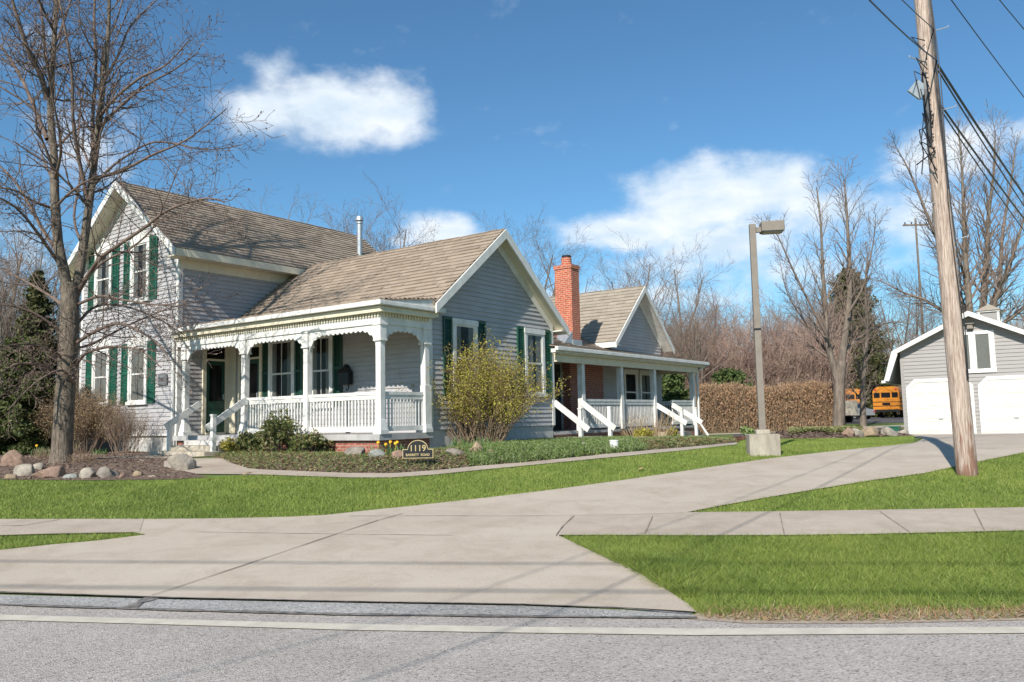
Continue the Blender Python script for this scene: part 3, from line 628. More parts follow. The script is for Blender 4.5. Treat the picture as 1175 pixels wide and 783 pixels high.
cols=[0,-2.42,-4.82,-7.45]
for cx in cols: column(cx,0)
column(0,1.47)
def fret(x0,x1,axis,c):
    """scalloped spandrel between two columns"""
    n=int((x1-x0)/.025); up_=[];lo=[]; L_=x1-x0
    for i in range(n+1):
        t=i*L_/n; d=min(t,L_-t); R_=.50
        z=3.645
        if d<R_: z-= .40*(1-math.sqrt(max(0,1-((R_-d)/R_)**2)))
        z-=.05*abs(math.sin(t*math.pi/.15))
        up_.append((x0+t,3.745)); lo.append((x0+t,z))
    mb=MB()
    P=lambda x,z,o:(x,c+o,z) if axis=='x' else (c+o,x,z)
    for i in range(n):
        a,b_,c1,d1=up_[i],up_[i+1],lo[i+1],lo[i]
        mb.add([P(*a,-.017),P(*b_,-.017),P(*c1,-.017),P(*d1,-.017),P(*a,.017),P(*b_,.017),P(*c1,.017),P(*d1,.017)],[(0,1,2,3),(7,6,5,4),(3,2,6,7),(0,4,5,1)])
    mb.build('fretwork',M['white'],HB)
for a,b_ in zip(cols[1:],cols): fret(a+.1,b_-.1,'x',-.02)
fret(.1,1.37,'y',.02)
def rail(x0,x1,axis,c,z0,z1,sp=.105,bw=.036):
    P=(lambda a,b_,o0,o1,za,zb:(a,b_,c+o0,c+o1,za,zb)) if axis=='x' else (lambda a,b_,o0,o1,za,zb:(c+o0,c+o1,a,b_,za,zb))
    mb=MB(); mb.box(*P(x0,x1,-.045,.045,z1-.07,z1)); mb.box(*P(x0,x1,-.03,.03,z1-.17,z1-.07)); mb.box(*P(x0,x1,-.03,.03,z0+.06,z0+.17))
    n=int((x1-x0)/sp); 
    for i in range(n):
        xx=x0+(i+.5)*(x1-x0)/n; mb.box(*P(xx-bw/2,xx+bw/2,-bw/2,bw/2,z0+.17,z1-.17))
    mb.build('porch_railing',M['white'],HB)
rail(-2.34,-.08,'x',0,FL,2.24); rail(-4.74,-2.5,'x',0,FL,2.24); rail(.08,1.40,'y',0,FL,2.24)
mb=MB(); mb.box(-.06,.10,1.36,1.58,1.3,2.4); mb.build('newel',M['white'],HB)
# porch windows, doors
for x0,x1 in ((-5.9,-4.8),(-4.2,-3.28)):
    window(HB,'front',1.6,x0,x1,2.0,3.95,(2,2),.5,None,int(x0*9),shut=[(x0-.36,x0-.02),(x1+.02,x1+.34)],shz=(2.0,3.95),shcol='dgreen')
def door(face,c,x0,x1,z0,zt):
    X=wxf(face,c); f=MB(X); k=.11
    f.box(x0-k,x0,0,.07,z0,zt+k); f.box(x1,x1+k,0,.07,z0,zt+k); f.box(x0,x1,0,.07,zt,zt+k); f.box(x0-.02,x1+.02,.0,.11,z0-.03,z0+.03)
    f.box(x0,x1,.022,.06,z0+2.08,z0+2.14)
    fr=f.build('door_frame',M['cream'],HB)
    d=MB(X); zt2=z0+2.08; 
    d.box(x0+.005,x0+.10,.02,.055,z0+.03,zt2-.005); d.box(x1-.10,x1-.005,.02,.055,z0+.03,zt2-.005); d.box(x0+.10,x1-.10,.02,.055,zt2-.12,zt2-.005); d.box(x0+.10,x1-.10,.02,.055,z0+.03,z0+.20); d.box(x0+.1,x1-.1,.02,.055,z0+.72,z0+.92); d.box(x0+.1,x1-.1,.02,.04,z0+.2,z0+.72)
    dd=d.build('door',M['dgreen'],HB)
    p=MB(X); p.box(x0+.13,x1-.13,.04,.05,z0+.28,z0+.62); p.build('door_panel',M['green'],dd)
    h=MB(X); h.box(x1-.075,x1-.04,.055,.09,z0+.98,z0+1.12); h.build('handle',M['metal'],dd)
    bk=MB(X); bk.box(x0,x1,.0,.029,z0,zt); bk.build('door_dark_backing',M['dark'],dd)  # black backing painted as the darkness behind the door glass
    gl=MB(X); gl.add([(x0+.1,.035,z0+.92),(x1-.1,.035,z0+.92),(x1-.1,.035,zt2-.12),(x0+.1,.035,zt2-.12)],[(0,1,2,3)]); gl.add([(x0,.035,zt2+.06),(x1,.035,zt2+.06),(x1,.035,zt),(x0,.035,zt)],[(0,1,2,3)]); gl.build('pane',M['pane'],dd)
door('front',1.6,-7.16,-6.30,1.33,3.75)
door('side',-7.85,.86,1.47,1.33,3.80)
mb=MB(); mb.box(-7.83,-7.4,1.55,1.58,1.33,3.95); mb.build('corner_board',M['cream'],HB)
# steps in front of the door
mb=MB(); mb.box(-6.6,-4.55,-.58,-.15,.3,1.19); mb.build('step',M['foundation'],HB,bevel=.012)
mb=MB(); mb.box(-6.62,-4.5,-.98,-.582,.3,1.07); mb.build('step',M['step'],HB,bevel=.015)
mb=MB(); mb.box(-6.8,-4.45,-1.40,-.982,.3,.945); mb.build('step',M['step'],HB,bevel=.015)
sheet('garden_path',[hw(-6.9,-2.6),hw(-4.3,-2.2),hw(-4.3,-1.2),hw(-6.95,-1.2)],.016,M['walkc'])
def handrail(p_hi,p_lo,post,pz0,parent=HB,w=.045,h=.16,cap=True,ext=.0):
    mb=MB(); mb.bar(p_hi,p_lo,w,h); x,y,z1=post; hr=mb.build('handrail',M['white'],parent)
    mb=MB(); mb.box(x-.05,x+.05,y-.05,y+.05,pz0,z1); mb.box(x-.062,x+.062,y-.062,y+.062,z1,z1+.035); mb.build('post',M['white'],hr)
handrail((-6.55,-.12,2.16),(-6.55,-1.12,1.55),(-6.55,-1.0,1.62),.7)
handrail((-4.62,-.10,2.20),(-4.62,-1.22,1.50),(-4.54,-1.10,1.80),.7)
# downspout beside the two storey corner
mb=MB(); mb.tube([(-7.93,-.09,4.15),(-7.93,-.09,.9),(-7.85,-.3,.82)],.04,8); mb.build('downspout',M['white'],HB)
# ---- rear wing: connecting block with second porch and far gable
a3=-1.5
wallpart(HB,[(a3,7.02,1.1),(a3,17.4,1.1),(a3,17.4,3.95),(a3,7.02,3.95)],(1,0,0),M['siding'])
BC3,Z3,S3=15.33,6.55,.93
def z3(y,e=0): return Z3-S3*abs(y-BC3)-e
wallpart(HB,[(a3+.0,13.3,3.9),(a3,17.4,3.9),(a3,17.4,z3(17.4,.12)),(a3,BC3,z3(BC3,.12)),(a3,13.3,z3(13.3,.12))],(1,0,0),M['siding'])
wallpart(HB,[(-9,13.3,3.9),(a3,13.3,3.9),(a3,13.3,z3(13.3,.12)),(-9,13.3,z3(13.3,.12))],(0,-1,0),M['siding'])
wallpart(HB,[(-9,17.4,1.1),(a3,17.4,1.1),(a3,17.4,z3(17.4,.12)),(-9,17.4,z3(17.4,.12))],(0,1,0),M['siding'])
wallpart(HB,[(-9,7,1.1),(-9,17.4,1.1),(-9,17.4,4.3),(-9,7,4.3)],(-1,0,0),M['siding'])
xo=-1.08
for ye,yw in ((12.85,13.3),(17.8,17.4)):
    q=[(xo,ye,z3(ye)),(-9.3,ye,z3(ye)),(-9.3,BC3,Z3),(xo,BC3,Z3)]; roofpart(HB,q,M['shingle_g'],exp=.21,seed=int(ye))
    mb=MB(); slab(mb,[(xo-.01,ye,z3(ye)),(-9.2,ye,z3(ye)),(-9.2,BC3,Z3),(xo-.01,BC3,Z3)],.07,.065); mb.build('soffit',M['white'],HB)
    mb=MB(); mb.prism([(xo,ye,z3(ye)-.01),(xo,BC3,Z3-.01),(xo,BC3,Z3-.24),(xo,ye,z3(ye)-.22)],(.04,0,0)); mb.build('barge_board',M['white'],HB)
    mb=MB(); mb.prism([(a3+.018,yw,z3(yw)-.12),(a3+.018,BC3,Z3-.12),(a3+.018,BC3,Z3-.40),(a3+.018,yw,z3(yw)-.34)],(.03,0,0)); mb.build('frieze_board',M['white'],HB)
mb=MB(); mb.box(-3.2,xo,12.85,13.28,z3(12.85)-.12,z3(12.85)-.09); mb.box(-3.2,xo,12.82,12.848,z3(12.85)-.2,z3(12.85)-.01); mb.build('cornice',M['white'],HB)
# connector roof
q=[(-1.3,6.9,3.90),(-1.3,14.9,3.90),(-5.6,14.9,5.9),(-5.6,6.9,5.9)]; roofpart(HB,q,M['shingle'],exp=.16,seed=9)
q=[(-9.9,6.9,3.90),(-9.9,14.9,3.90),(-5.6,14.9,5.9),(-5.6,6.9,5.9)]; roofpart(HB,q,M['shingle'],exp=.16,seed=10)
# porch 2
mb=MB(); mb.box(-1.48,-.02,7.03,17.25,1.08,1.17); mb.build('porch_floor',M['boards'],HB)
for q_ in ((-.2,-.06,7.1,17.2,.3,1.08),(-1.48,-.2,17.1,17.22,.3,1.08)): bx('porch_base',M['brick'],*q_)
mb=MB(); mb.box(-1.48,.24,7.03,17.6,3.42,3.45); mb.build('porch_ceiling',M['cream'],HB)
mb=MB(); mb.box(-.02,.12,7.05,17.3,3.20,3.415); mb.box(-1.46,-.02,17.16,17.3,3.20,3.415); mb.build('porch_beam',M['cream'],HB)
mb=MB(); mb.box(.12,.28,6.75,17.75,3.453,3.56); mb.box(-1.5,.12,17.4,17.75,3.453,3.56); mb.build('fascia',M['white'],HB)
mb=MB(); mb.box(.285,.40,6.70,17.85,3.50,3.62); mb.build('gutter',M['white'],HB,bevel=.02)
roofpart(HB,[(.36,6.8,3.625),(.36,17.85,3.625),(-1.6,17.85,3.96),(-1.6,6.8,3.96)],M['shingle'],exp=.15,thick=.02,seed=11)
PC=[8.65,11.15,13.62,17.05]
for cy in PC:
    mb=MB(); w=.085; mb.box(-.03-w,-.03+w,cy-w,cy+w,1.17,3.2); 
    if cy==8.65: mb.box(-.16,.10,cy-.13,cy+.13,1.172,1.55)
    mb.build('porch_column',M['white'],HB)
for a,b_ in ((8.75,11.06),(11.24,13.53),(15.1,16.96)): rail(a,b_,'y',-.03,1.17,2.13,.10,.034)
rail(-1.4,-.12,'x',17.05,1.17,2.13,.10,.034)
# brick chimney breast under the porch roof and flat black panel painted as entry shade
mb=MB(); mb.box(-1.49,-1.2,9.9,12.1,1.17,3.41); mb.build('chimney_breast',M['brick'],HB)  # darker foundation brick carries the porch shade in its colour
mb=MB(); mb.box(-1.485,-1.45,7.6,9.7,1.17,3.3); mb.build('entry_shade_panel',M['dark'],HB)
window(HB,'side',a3,14.1,15.2,1.7,3.3,(1,1),.0,None,6); window(HB,'side',a3,15.4,16.5,1.7,3.3,(1,1),.9,None,7)
# chimney
CX0,CX1,CY0,CY1=-2.27,-1.60,10.80,11.32
mb=MB(); mb.box(CX0,CX1,CY0,CY1,3.7,6.84); ch=mb.build('chimney',M['redbrick'],HB)
mb=MB(); mb.box(CX0-.028,CX1+.028,CY0-.028,CY1+.028,6.70,6.838); mb.build('chimney_corbel',M['redbrick'],ch)
mb=MB(); mb.cyl(((CX0+CX1)/2,(CY0+CY1)/2),.19,6.84,7.12,16,.18); cp=mb.build('chimney_pot',M['redbrick'],ch); 
mb=MB(); mb.cyl(((CX0+CX1)/2,(CY0+CY1)/2),.165,7.12,7.2,16); mb.build('chimney_cap',M['blackm'],ch)
mb=MB(); mb.box(CX0-.03,CX1+.03,CY0-.03,CY1+.03,3.9,4.22); mb.prism([(CX1+.0,CY0-.6,4.02),(CX1+.0,CY0-.03,4.02),(CX1+.0,CY0-.03,4.5)],(-.5,0,0)); mb.build('flashing',M['metal'],ch)
# handrails and steps of the second porch
mb=MB(); mb.box(.0,.75,7.05,8.45,.3,1.0); mb.build('step',M['step'],HB,bevel=.012)
mb=MB(); mb.box(.752,1.25,7.1,8.5,.3,.86); mb.build('step',M['step'],HB,bevel=.012)
for q_ in ((.0,.75,13.8,15.0,.3,.98),(.752,1.25,13.8,15.0,.3,.82)): bx('step',M['step'],*q_,bev=.012)
def h2(y,z_hi=2.0,z_lo=1.25,pz=1.80,x1=1.35,xp=1.0): handrail((.02,y,z_hi),(x1,y,z_lo),(xp,y+.06,pz),.6,w=.04,h=.17)
h2(7.02,2.02,1.22,1.80,1.15,.85); h2(8.55,2.02,1.22,1.84,1.15,.95)
h2(13.7,1.95,1.28,1.78,1.15,.95); h2(15.05,1.95,1.28,1.80,1.15,.9)
mb=MB(); mb.tube([(.34,17.6,3.5),(.02,17.45,3.25),(.02,17.45,1.3),(.35,17.5,.75)],.045,8); mb.build('downspout',M['white'],HB)
# ------------------------------------------------------------------ things at the house
def hthing(name,lx,ly,z,label,cat,group=None,rz=0): 
    p=hw(lx,ly,z); return empty(name,p,-AZ+rz,label,cat,group)
t=hthing('mailbox',-2.72,1.55,2.55,'black ornate metal mailbox on the porch wall beside the dark green shutter','mailbox')
mb=MB(); mb.box(-.19,.19,-.16,0,-.02,.30); mb.build('box',M['blackm'],t,bevel=.01)
mb=MB(); mb.prism([(-.21,-.18,.30),(.21,-.18,.30),(.06,-.12,.42),(.0,-.1,.50),(-.06,-.12,.42)],(0,.15,0)); mb.build('lid',M['blackm'],t)
mb=MB(); mb.tube([(-.14,-.1,0),(-.17,-.12,-.12),(-.1,-.12,-.18),(-.06,-.1,-.12)],.014,6); mb.tube([(.14,-.1,0),(.17,-.12,-.12),(.1,-.12,-.18),(.06,-.1,-.12)],.014,6); mb.build('newspaper_hook',M['blackm'],t)
t=hthing('wall_plaque',-8.5,-.035,2.72,'small grey plaque with an arched top on the clapboard wall beside the front steps','plaque')
mb=MB(); mb.prism([(-.22,0,0),(.22,0,0),(.22,0,.27)]+[(.22*math.cos(a),0,.27+.07*math.sin(a)) for a in [math.pi*i/8 for i in range(1,8)]]+[(-.22,0,.27)],(0,-.03,0)); mb.build('plate',M['slate'],t)
mb=MB(); mb.box(-.17,.17,-.036,-.03,.05,.07); mb.box(-.17,.17,-.036,-.03,.24,.26); mb.build('raised_band',M['metal'],t)
# house number sign
p=g(479,540); p=gd(479,15.6); t=empty('house_number_sign',p,R(-8),'black arched house number sign with gold rim reading 1119 BARRETT ROAD in the flower bed','sign')
def archpoly(w,h,r,ha,y,s=0):
    P=[(-w+s,y,s),(w-s,y,s),(w-s,y,h-s),(r-s*.2,y,h-s)]; P+=[((r-s)*math.cos(a),y,h+(ha-s)*math.sin(a)) for a in [math.pi*i/16 for i in range(1,16)]]; P+=[(-r+s*.2,y,h-s),(-w+s,y,h-s)]; return [(x,yy,z+.20) for x,yy,z in P]
mb=MB(); mb.prism(archpoly(.30,.175,.20,.17,0),(0,.03,0)); mb.build('rim',M['gold'],t)
mb=MB(); mb.prism(archpoly(.30,.175,.20,.17,-.004,.014),(0,.02,0)); pl=mb.build('plate',M['blackm'],t)
def text(s,size,loc,rot,m,parent,ext=.002,name='lettering'):
    cu=bpy.data.curves.new(name,'FONT'); cu.body=s; cu.size=size; cu.extrude=ext; cu.align_x='CENTER'; cu.align_y='CENTER'; cu.offset=.0015
    o=bpy.data.objects.new('tmp',cu); COL.objects.link(o); dg=bpy.context.evaluated_depsgraph_get(); me=bpy.data.meshes.new_from_object(o.evaluated_get(dg)); bpy.data.objects.remove(o)
    me.materials.clear(); me.materials.append(m); q=link(name,me,parent); q.location=loc; q.rotation_euler=rot; return q
text('1119',.165,(0,-.008,.385),(R(90),0,0),M['gold'],t); text('BARRETT  ROAD',.062,(0,-.008,.265),(R(90),0,0),M['gold'],t)
for sx in (-.2,.2): mb=MB(); mb.box(sx-.012,sx+.012,.005,.028,-.05,.21); mb.build('stake',M['blackm'],t)
rdir=Vector((1,-.12,0)).normalized()  # unseen overhead cables added for the shadow bands they cast on the driveway
for (yo,zz_,rr_,lb) in ((-.75,6.9,.015,'thick cable strung along the road overhead out of view, its shadow crossing the driveway'),(-2.2,7.2,.018,'thicker cable strung along the road out of view beside the other one, its shadow along the driveway mouth')):
    mb=MB(); mb.tube([Vector((0,yo,zz_))+rdir*t+Vector((0,0,.0009*t*t)) for t in range(-36,37,4)],rr_,6); o=mb.build('roadside_cable',M['blackm'],None); tag(o,lb,'cable','overhead cables along the road')
# ------------------------------------------------------------------ garage
Gp=at(1035,499,34.0); gar=empty('garage',(Gp[0],Gp[1],gz(Gp[0],Gp[1])-.02),-AZ,'light grey two door garage with gambrel roof, white trim and a small cupola','garage')
GM=M['siding2']
wallpart(gar,[(.13,0,.0),(5.4,0,.0),(5.4,0,3.0),(5.4,0,3.45),(2.76,0,4.70),(.13,0,3.45)],(0,-1,0),GM,.15,.024)
wallpart(gar,[(.13,0,0),(.13,9,0),(.13,9,3.4),(.13,0,3.4)],(-1,0,0),GM,.15,.024)
wallpart(gar,[(5.4,0,0),(5.4,9,0),(5.4,9,3.4),(5.4,0,3.4)],(1,0,0),GM,.15,.024)
wallpart(gar,[(.13,9,.0),(5.4,9,.0),(5.4,9,3.45),(2.76,9,4.70),(.13,9,3.45)],(0,1,0),GM,.15,.024)
for s in (-1,1):
    f=lambda x:2.765+s*(x)
    prof=[(0,4.86),(2.86,3.44),(3.22,2.24)]
    for (xa,za),(xb,zb) in zip(prof,prof[1:]):
        q=[(f(xb),-.40,zb),(f(xb),9.3,zb),(f(xa),9.3,za),(f(xa),-.40,za)]; roofpart(gar,q,M['shingle_g'],exp=.15,seed=5)
        mb=MB(); slab(mb,[(f(xb),-.39,zb),(f(xb),9.29,zb),(f(xa),9.29,za),(f(xa),-.39,za)],.06,.065)
        mb.build('soffit',M['white'],gar)
        mb=MB(); mb.prism([(f(xa),-.44,za+.015),(f(xb),-.44,zb+.015),(f(xb)-s*.05*(xb>3),-.44,zb-.17),(f(xa),-.44,za-.19)] if xb<3 else [(f(xa)+s*.02,-.441,za+.01),(f(xb)+s*.02,-.441,zb),(f(xb)-s*.17,-.441,zb-.02),(f(xa)-s*.20,-.441,za-.12)],(0,.04,0)); mb.build('barge_board',M['white'],gar)
    mb=MB(); mb.box(*sorted((f(3.18),f(3.34))),-.48,9.3,2.14,2.25); mb.build('gutter',M['white'],gar,bevel=.02)
def gdoor(x0,x1,zt):
    c=.24; k=.14
    mb=MB(); 
    def ring(x0,x1,zt,c): return [(x0,zt-c),(x0+c,zt),(x1-c,zt),(x1,zt-c)]
    o=[(x0-k,0)]+ring(x0-k,x1+k,zt+k,c+.08)+[(x1+k,0)]; i=[(x0,0)]+ring(x0,x1,zt,c)+[(x1,0)]
    for a in range(5):
        P=[o[a],o[a+1],i[a+1],i[a]]; mb.prism([(p[0],-.018,p[1]) for p in P],(0,-.06,0))
    fr=mb.build('door_frame',M['white'],gar)
    mb=MB(); nrow=4; hh=(zt)/nrow
    pan=M['door_white']
    mb.prism([(x0,-.02,.0)]+[(p[0],-.02,p[1]) for p in ring(x0,x1,zt,c)]+[(x1,-.02,0)],(0,-.012,0))
    for r in range(nrow):
        z0=r*hh+.012; z1=(r+1)*hh-.004
        if r<nrow-1: mb.box(x0+.01,x1-.01,-.050,-.030,z0,z1)
        else: mb.prism([(x0+.01,-.030,z0),(x1-.01,-.030,z0),(x1-.01,-.030,zt-c),(x1-c,-.030,zt-.012),(x0+c,-.030,zt-.012),(x0+.01,-.030,zt-c)],(0,-.020,0))
        n=4; w=(x1-x0-.2)/n
        for q in range(n): 
            xa=x0+.1+q*w+.06; mb.box(xa,xa+w-.12,-.066,-.051,z0+.10,z1-.10,.0)
    gd_=mb.build('garage_door',pan,gar)
    q=MB(); q.box((x0+x1)/2-.08,(x0+x1)/2+.08,-.09,-.067,.62,.66); q.build('handle',M['metal'],gd_)
    q=MB(); q.box(x0+.01,x1-.01,-.05,-.02,-.01,.011); q.build('bottom_seal',M['blackm'],gd_)
M['door_white']=mat('white_door_paint',(.66,.635,.57),(.58,.555,.49),3,.45,.1,30,detail=10)
gdoor(.42,2.58,2.12); gdoor(3.02,5.18,2.12)
# loft window: a pair of casements
X=wxf('front',0); mb=MB(X); x0,x1,z0,z1=2.02,3.56,2.42,4.08
mb.box(x0,x0+.14,0,.06,z0,z1); mb.box(x1-.14,x1,0,.06,z0,z1); mb.box(x0+.14,x1-.14,0,.06,z1-.13,z1); mb.box(x0+.14,x1-.14,0,.07,z0,z0+.16); mb.box(2.72,2.86,0,.05,z0+.16,z1-.13)
for a,b_ in ((x0+.14,2.72),(2.86,x1-.14)): mb.box(a,a+.05,.0,.04,z0+.16,z1-.13); mb.box(b_-.05,b_,.0,.04,z0+.16,z1-.13)
fr=mb.build('window',M['white'],gar)
mb=MB(X); mb.box(x0+.1,x1-.1,0,.029,z0+.1,z1-.1); mb.build('curtain',M['curtain'],fr)
mb=MB(X); mb.add([(x0+.1,.033,z0+.1),(x1-.1,.033,z0+.1),(x1-.1,.033,z1-.1),(x0+.1,.033,z1-.1)],[(0,1,2,3)]); mb.build('pane',M['pane'],fr)
mb=MB(); mb.box(2.66,2.88,-.24,-.02,4.18,4.36,.02); mb.box(2.62,2.92,-.28,-.02,4.36,4.40); mb.build('floodlight',M['lampp'],gar)
for cx in (.13,5.4):
    s=-1 if cx<1 else 1; mb=MB(); x0,x1=sorted((cx+s*.02,cx-s*.09)); mb.box(x0,x1,-.035,-.016,0.0,3.2); mb.build('corner_board',GM,gar)
cu=7.7
mb=MB(); mb.box(2.36,3.16,cu-.4,cu+.4,4.5,5.55); cup=mb.build('cupola',GM,gar)
mb=MB(); 
for sx in (2.36,3.16):
    for sy in (cu-.4,cu+.4): mb.box(sx-.05,sx+.05,sy-.05,sy+.05,4.45,5.55)
mb.box(2.28,3.24,cu-.48,cu+.48,5.55,5.62); mb.build('cupola_trim',M['white'],cup)
mb=MB(); mb.add([(2.22,cu-.54,5.62),(3.30,cu-.54,5.62),(3.30,cu+.54,5.62),(2.22,cu+.54,5.62),(2.76,cu,5.97)],[(0,1,4),(1,2,4),(2,3,4),(3,0,4),(3,2,1,0)]); mb.build('cupola_roof',M['shingle_g'],cup)
# ------------------------------------------------------------------ street lamp
p=g(876,522); lamp=empty('street_lamp',p,R(-8),'bronze street lamp with a box head, standing on a square concrete block on the lawn','street lamp')
mb=MB(); mb.box(-.29,.29,-.26,.26,-.15,.40); mb.box(-.13,.13,-.12,.12,.40,.49); mb.build('base',M['block'],lamp,bevel=.012)
mb=MB(); mb.box(-.064,.064,-.064,.064,.49,4.60,.004); mb.build('post',M['lampp'],lamp,bevel=.006)
mb=MB(); mb.box(.068,.16,-.04,.04,4.43,4.53); mb.build('arm',M['lampp'],lamp)
mb=MB(); mb.box(.16,.60,-.17,.17,4.42,4.62); hd=mb.build('lamp_head',M['lampp'],lamp,bevel=.012)
mb=MB(); mb.box(.20,.56,-.14,.14,4.405,4.418); mb.build('lens',M['lampd'],hd)
mb=MB(); mb.box(-.067,.067,-.067,.067,2.45,2.49); mb.build('band',M['blackm'],lamp)
# ------------------------------------------------------------------ utility pole
pb=g(1110,546); Ypb=pb.y
def pa(px,py,dy=0): 
    q=at(px,py,Ypb+dy); return Vector(q)
axis_top=pa(1058,0); axd=(axis_top-pb); axd=axd/axd.z
pole=empty('utility_pole',pb,0,'tall leaning weathered wooden utility pole with cables, beside the driveway at the right','utility pole')
mb=MB(); pts=[axd*z for z in np.linspace(-.3,10.5,28)]; mb.tube(pts,[.155-.0045*z for z in np.linspace(-.3,10.5,28)],20); mb.build('pole',M['polew'],pole,smooth=True)
def pz(z): return axd*z
zz=[1.9+.001]
for i,(z,s) in enumerate(((7.25,1),(6.75,-1) ,(5.9,1),(5.05,1),(4.35,-1),(3.75,1))):
    c=pz(z); mb=MB(); mb.tube([c+Vector((s*.08,-.03,0)),c+Vector((s*.34,-.08,.05)),c+Vector((s*.345,-.08,.08))],.009,6); mb.build('step_bolt',M['metal'],pole)
# conduits, brackets and splice box
mb=MB()
r_=random.Random(5)
for k in range(5):
    s=r_.uniform(-.08,.1); 
    mb.tube([pz(z)+Vector((s+.02*math.sin(z*1.7+k),-(.15-.0052*z)-.012,0)) for z in np.linspace(4.6 if k<3 else 1.5,10,24)],.008+.004*(k==0),6)
for k in range(9):
    z=r_.uniform(5.2,7.2); a=pz(z)+Vector((-.10,-.15,0)); 
    mb.tube([a,a+Vector((r_.uniform(-.25,0),-.05,r_.uniform(-.1,.2))),a+Vector((r_.uniform(-.28,-.02),-.08,r_.uniform(-.5,-.1))),a+Vector((0,-.02,r_.uniform(-.7,-.3)))],.009,6)
mb.tube([pz(5.2)+Vector((-.1,-.15,0)),pz(5.0)+Vector((-.42,-.15,-.03))],.012,6)
mb.tube([pz(5.6)+Vector((-.12,-.15,0)),pz(5.55)+Vector((-.35,-.2,-.02)),pz(5.15)+Vector((-.32,-.2,-.02)),pz(4.8)+Vector((-.38,-.2,0))],.010,6)
mb.build('cable_run',M['blackm'],pole)
mb=MB(); mb.box(-.42,-.19,-.2,-.16,6.08,6.33); sb=mb.build('splice_box',M['metal'],pole); sb.location=axd*0+Vector((axd.x*6.2,axd.y*6.2,0)); 
import mathutils
sb.data.transform(Matrix.Translation((-.3,-.18,6.2))@Matrix.Rotation(R(40),4,'Y')@Matrix.Translation((.3,.18,-6.2)))
for (z,dx) in ((8.35,-.42),(8.2,-.30),(8.3,-.18)):
    c=pz(z)+Vector((dx,-.15,0)); mb=MB(); mb.tube([c+Vector((0,0,-.18)),c+Vector((0,0,-.08)),c+Vector((0,0,0)),c+Vector((0,0,.1)),c+Vector((0,0,.2))],[.02,.06,.04,.065,.03],10); mb.build('insulator',M['redins'] if dx<-.4 else M['blackm'],pole)
mb=MB(); mb.tube([pz(8.5)+Vector((-.5,-.15,0)),pz(8.5)+Vector((.1,-.12,0))],.03,8); mb.build('insulator_bracket',M['metal'],pole)
mb=MB(); mb.tube([pz(z)+Vector((-.18,-.17,0)) for z in (5.4,5.8,6.2,6.5)],[.04,.055,.05,.03],8); mb.build('splice_case',M['blackm'],pole)
# cables between this pole and its neighbours out of frame
cd=Vector((.655,.755,0))
def cable(z,n_sag,r,label,far=42,back=34,dz=(0,0),dirs=(1,-1),az=0):
    c0=pb+pz(z)+Vector((.1,-.1,0)); mb=MB(); d0=Matrix.Rotation(R(-az),3,'Z')@cd
    for s in dirs:
        Ln=far if s>0 else back; pts=[]
        for i in range(31):
            t=i/30; q=c0+d0*s*Ln*t; q.z+=-4*n_sag*t*(1-t)+(dz[0] if s>0 else dz[1])*t; pts.append(q)
        mb.tube(pts,r,6)
    o=mb.build('overhead_cable',M['blackm'],None); tag(o,label,'cable','overhead cables at the utility pole')
cable(6.72,2.3,.011,'drooping black cable reaching the pole from the upper left, just above the small grey box',dz=(-1.0,1.6),dirs=(-1,),az=-4)
cable(7.25,1.9,.008,'thin black wire above the drooping cable, coming down to the pole from the upper left',dz=(-1.0,1.6),dirs=(-1,),az=-2)
cable(6.65,1.0,.022,'thick black bundled cable, uppermost of the two heavy ones right of the pole',dz=(-.9,.5),dirs=(1,))
cable(6.55,1.3,.014,'thin black cable just under the upper heavy one right of the pole',dz=(-1.0,.4),dirs=(1,))
cable(5.95,.9,.018,'black cable, lower heavy one leaving the pole to the right',dz=(-.9,.3),dirs=(1,))
cable(5.85,1.2,.012,'thin black cable, lowest of all the cables right of the pole',dz=(-1.2,.3),dirs=(1,))
cable(8.3,.8,.010,'thin wire crossing the sky high to the right of the pole',dz=(-.3,.5),az=3,dirs=(1,))
cable(9.4,.8,.010,'topmost thin wire in the upper right corner of the sky',dz=(-.2,.5),az=6,dirs=(1,))
# ------------------------------------------------------------------ vegetation
class Wood:
    """collects tapered tubes; all tubes of one size class are meshed together"""
    def __init__(s): s.g={}
    def tube(s,P,Rr,k): s.g.setdefault((len(P),k),[]).append((P,Rr))
    def mesh(s,name,m,parent=None,smooth=True):
        VV=[];FF=[];n0=0
        for (n,k),L_ in s.g.items():
            P=np.array([a for a,_ in L_],dtype=float); Q=np.array([b for _,b in L_],dtype=float); q=len(P)
            d=np.gradient(P,axis=1); d/=np.linalg.norm(d,axis=2)[...,None]+1e-9
            ref=np.where((abs(d[:,0,2])>.5)[:,None],np.array([[.31,.95,.07]]),np.array([[.05,.1,1.]]))[:,None,:]
            a=np.cross(d,np.broadcast_to(ref,d.shape)); a/=np.linalg.norm(a,axis=2)[...,None]+1e-9; b=np.cross(d,a)
            t=2*np.pi*np.arange(k)/k; ct=np.cos(t)[None,None,:,None]; st=np.sin(t)[None,None,:,None]
            V=P[:,:,None,:]+(a[:,:,None,:]*ct+b[:,:,None,:]*st)*Q[:,:,None,None]
            I=n0+np.arange(q*n*k).reshape(q,n,k); J=np.roll(I,-1,axis=2)
            FF.append(np.stack([I[:,:-1],J[:,:-1],J[:,1:],I[:,1:]],-1).reshape(-1,4)); VV.append(V.reshape(-1,3)); n0+=q*n*k
        return npmesh(name,np.concatenate(VV),np.concatenate(FF),m,parent,smooth)
def unit(v): return v/(math.sqrt(v[0]*v[0]+v[1]*v[1]+v[2]*v[2])+1e-9)
def cross(a,b): return np.array([a[1]*b[2]-a[2]*b[1],a[2]*b[0]-a[0]*b[2],a[0]*b[1]-a[1]*b[0]])
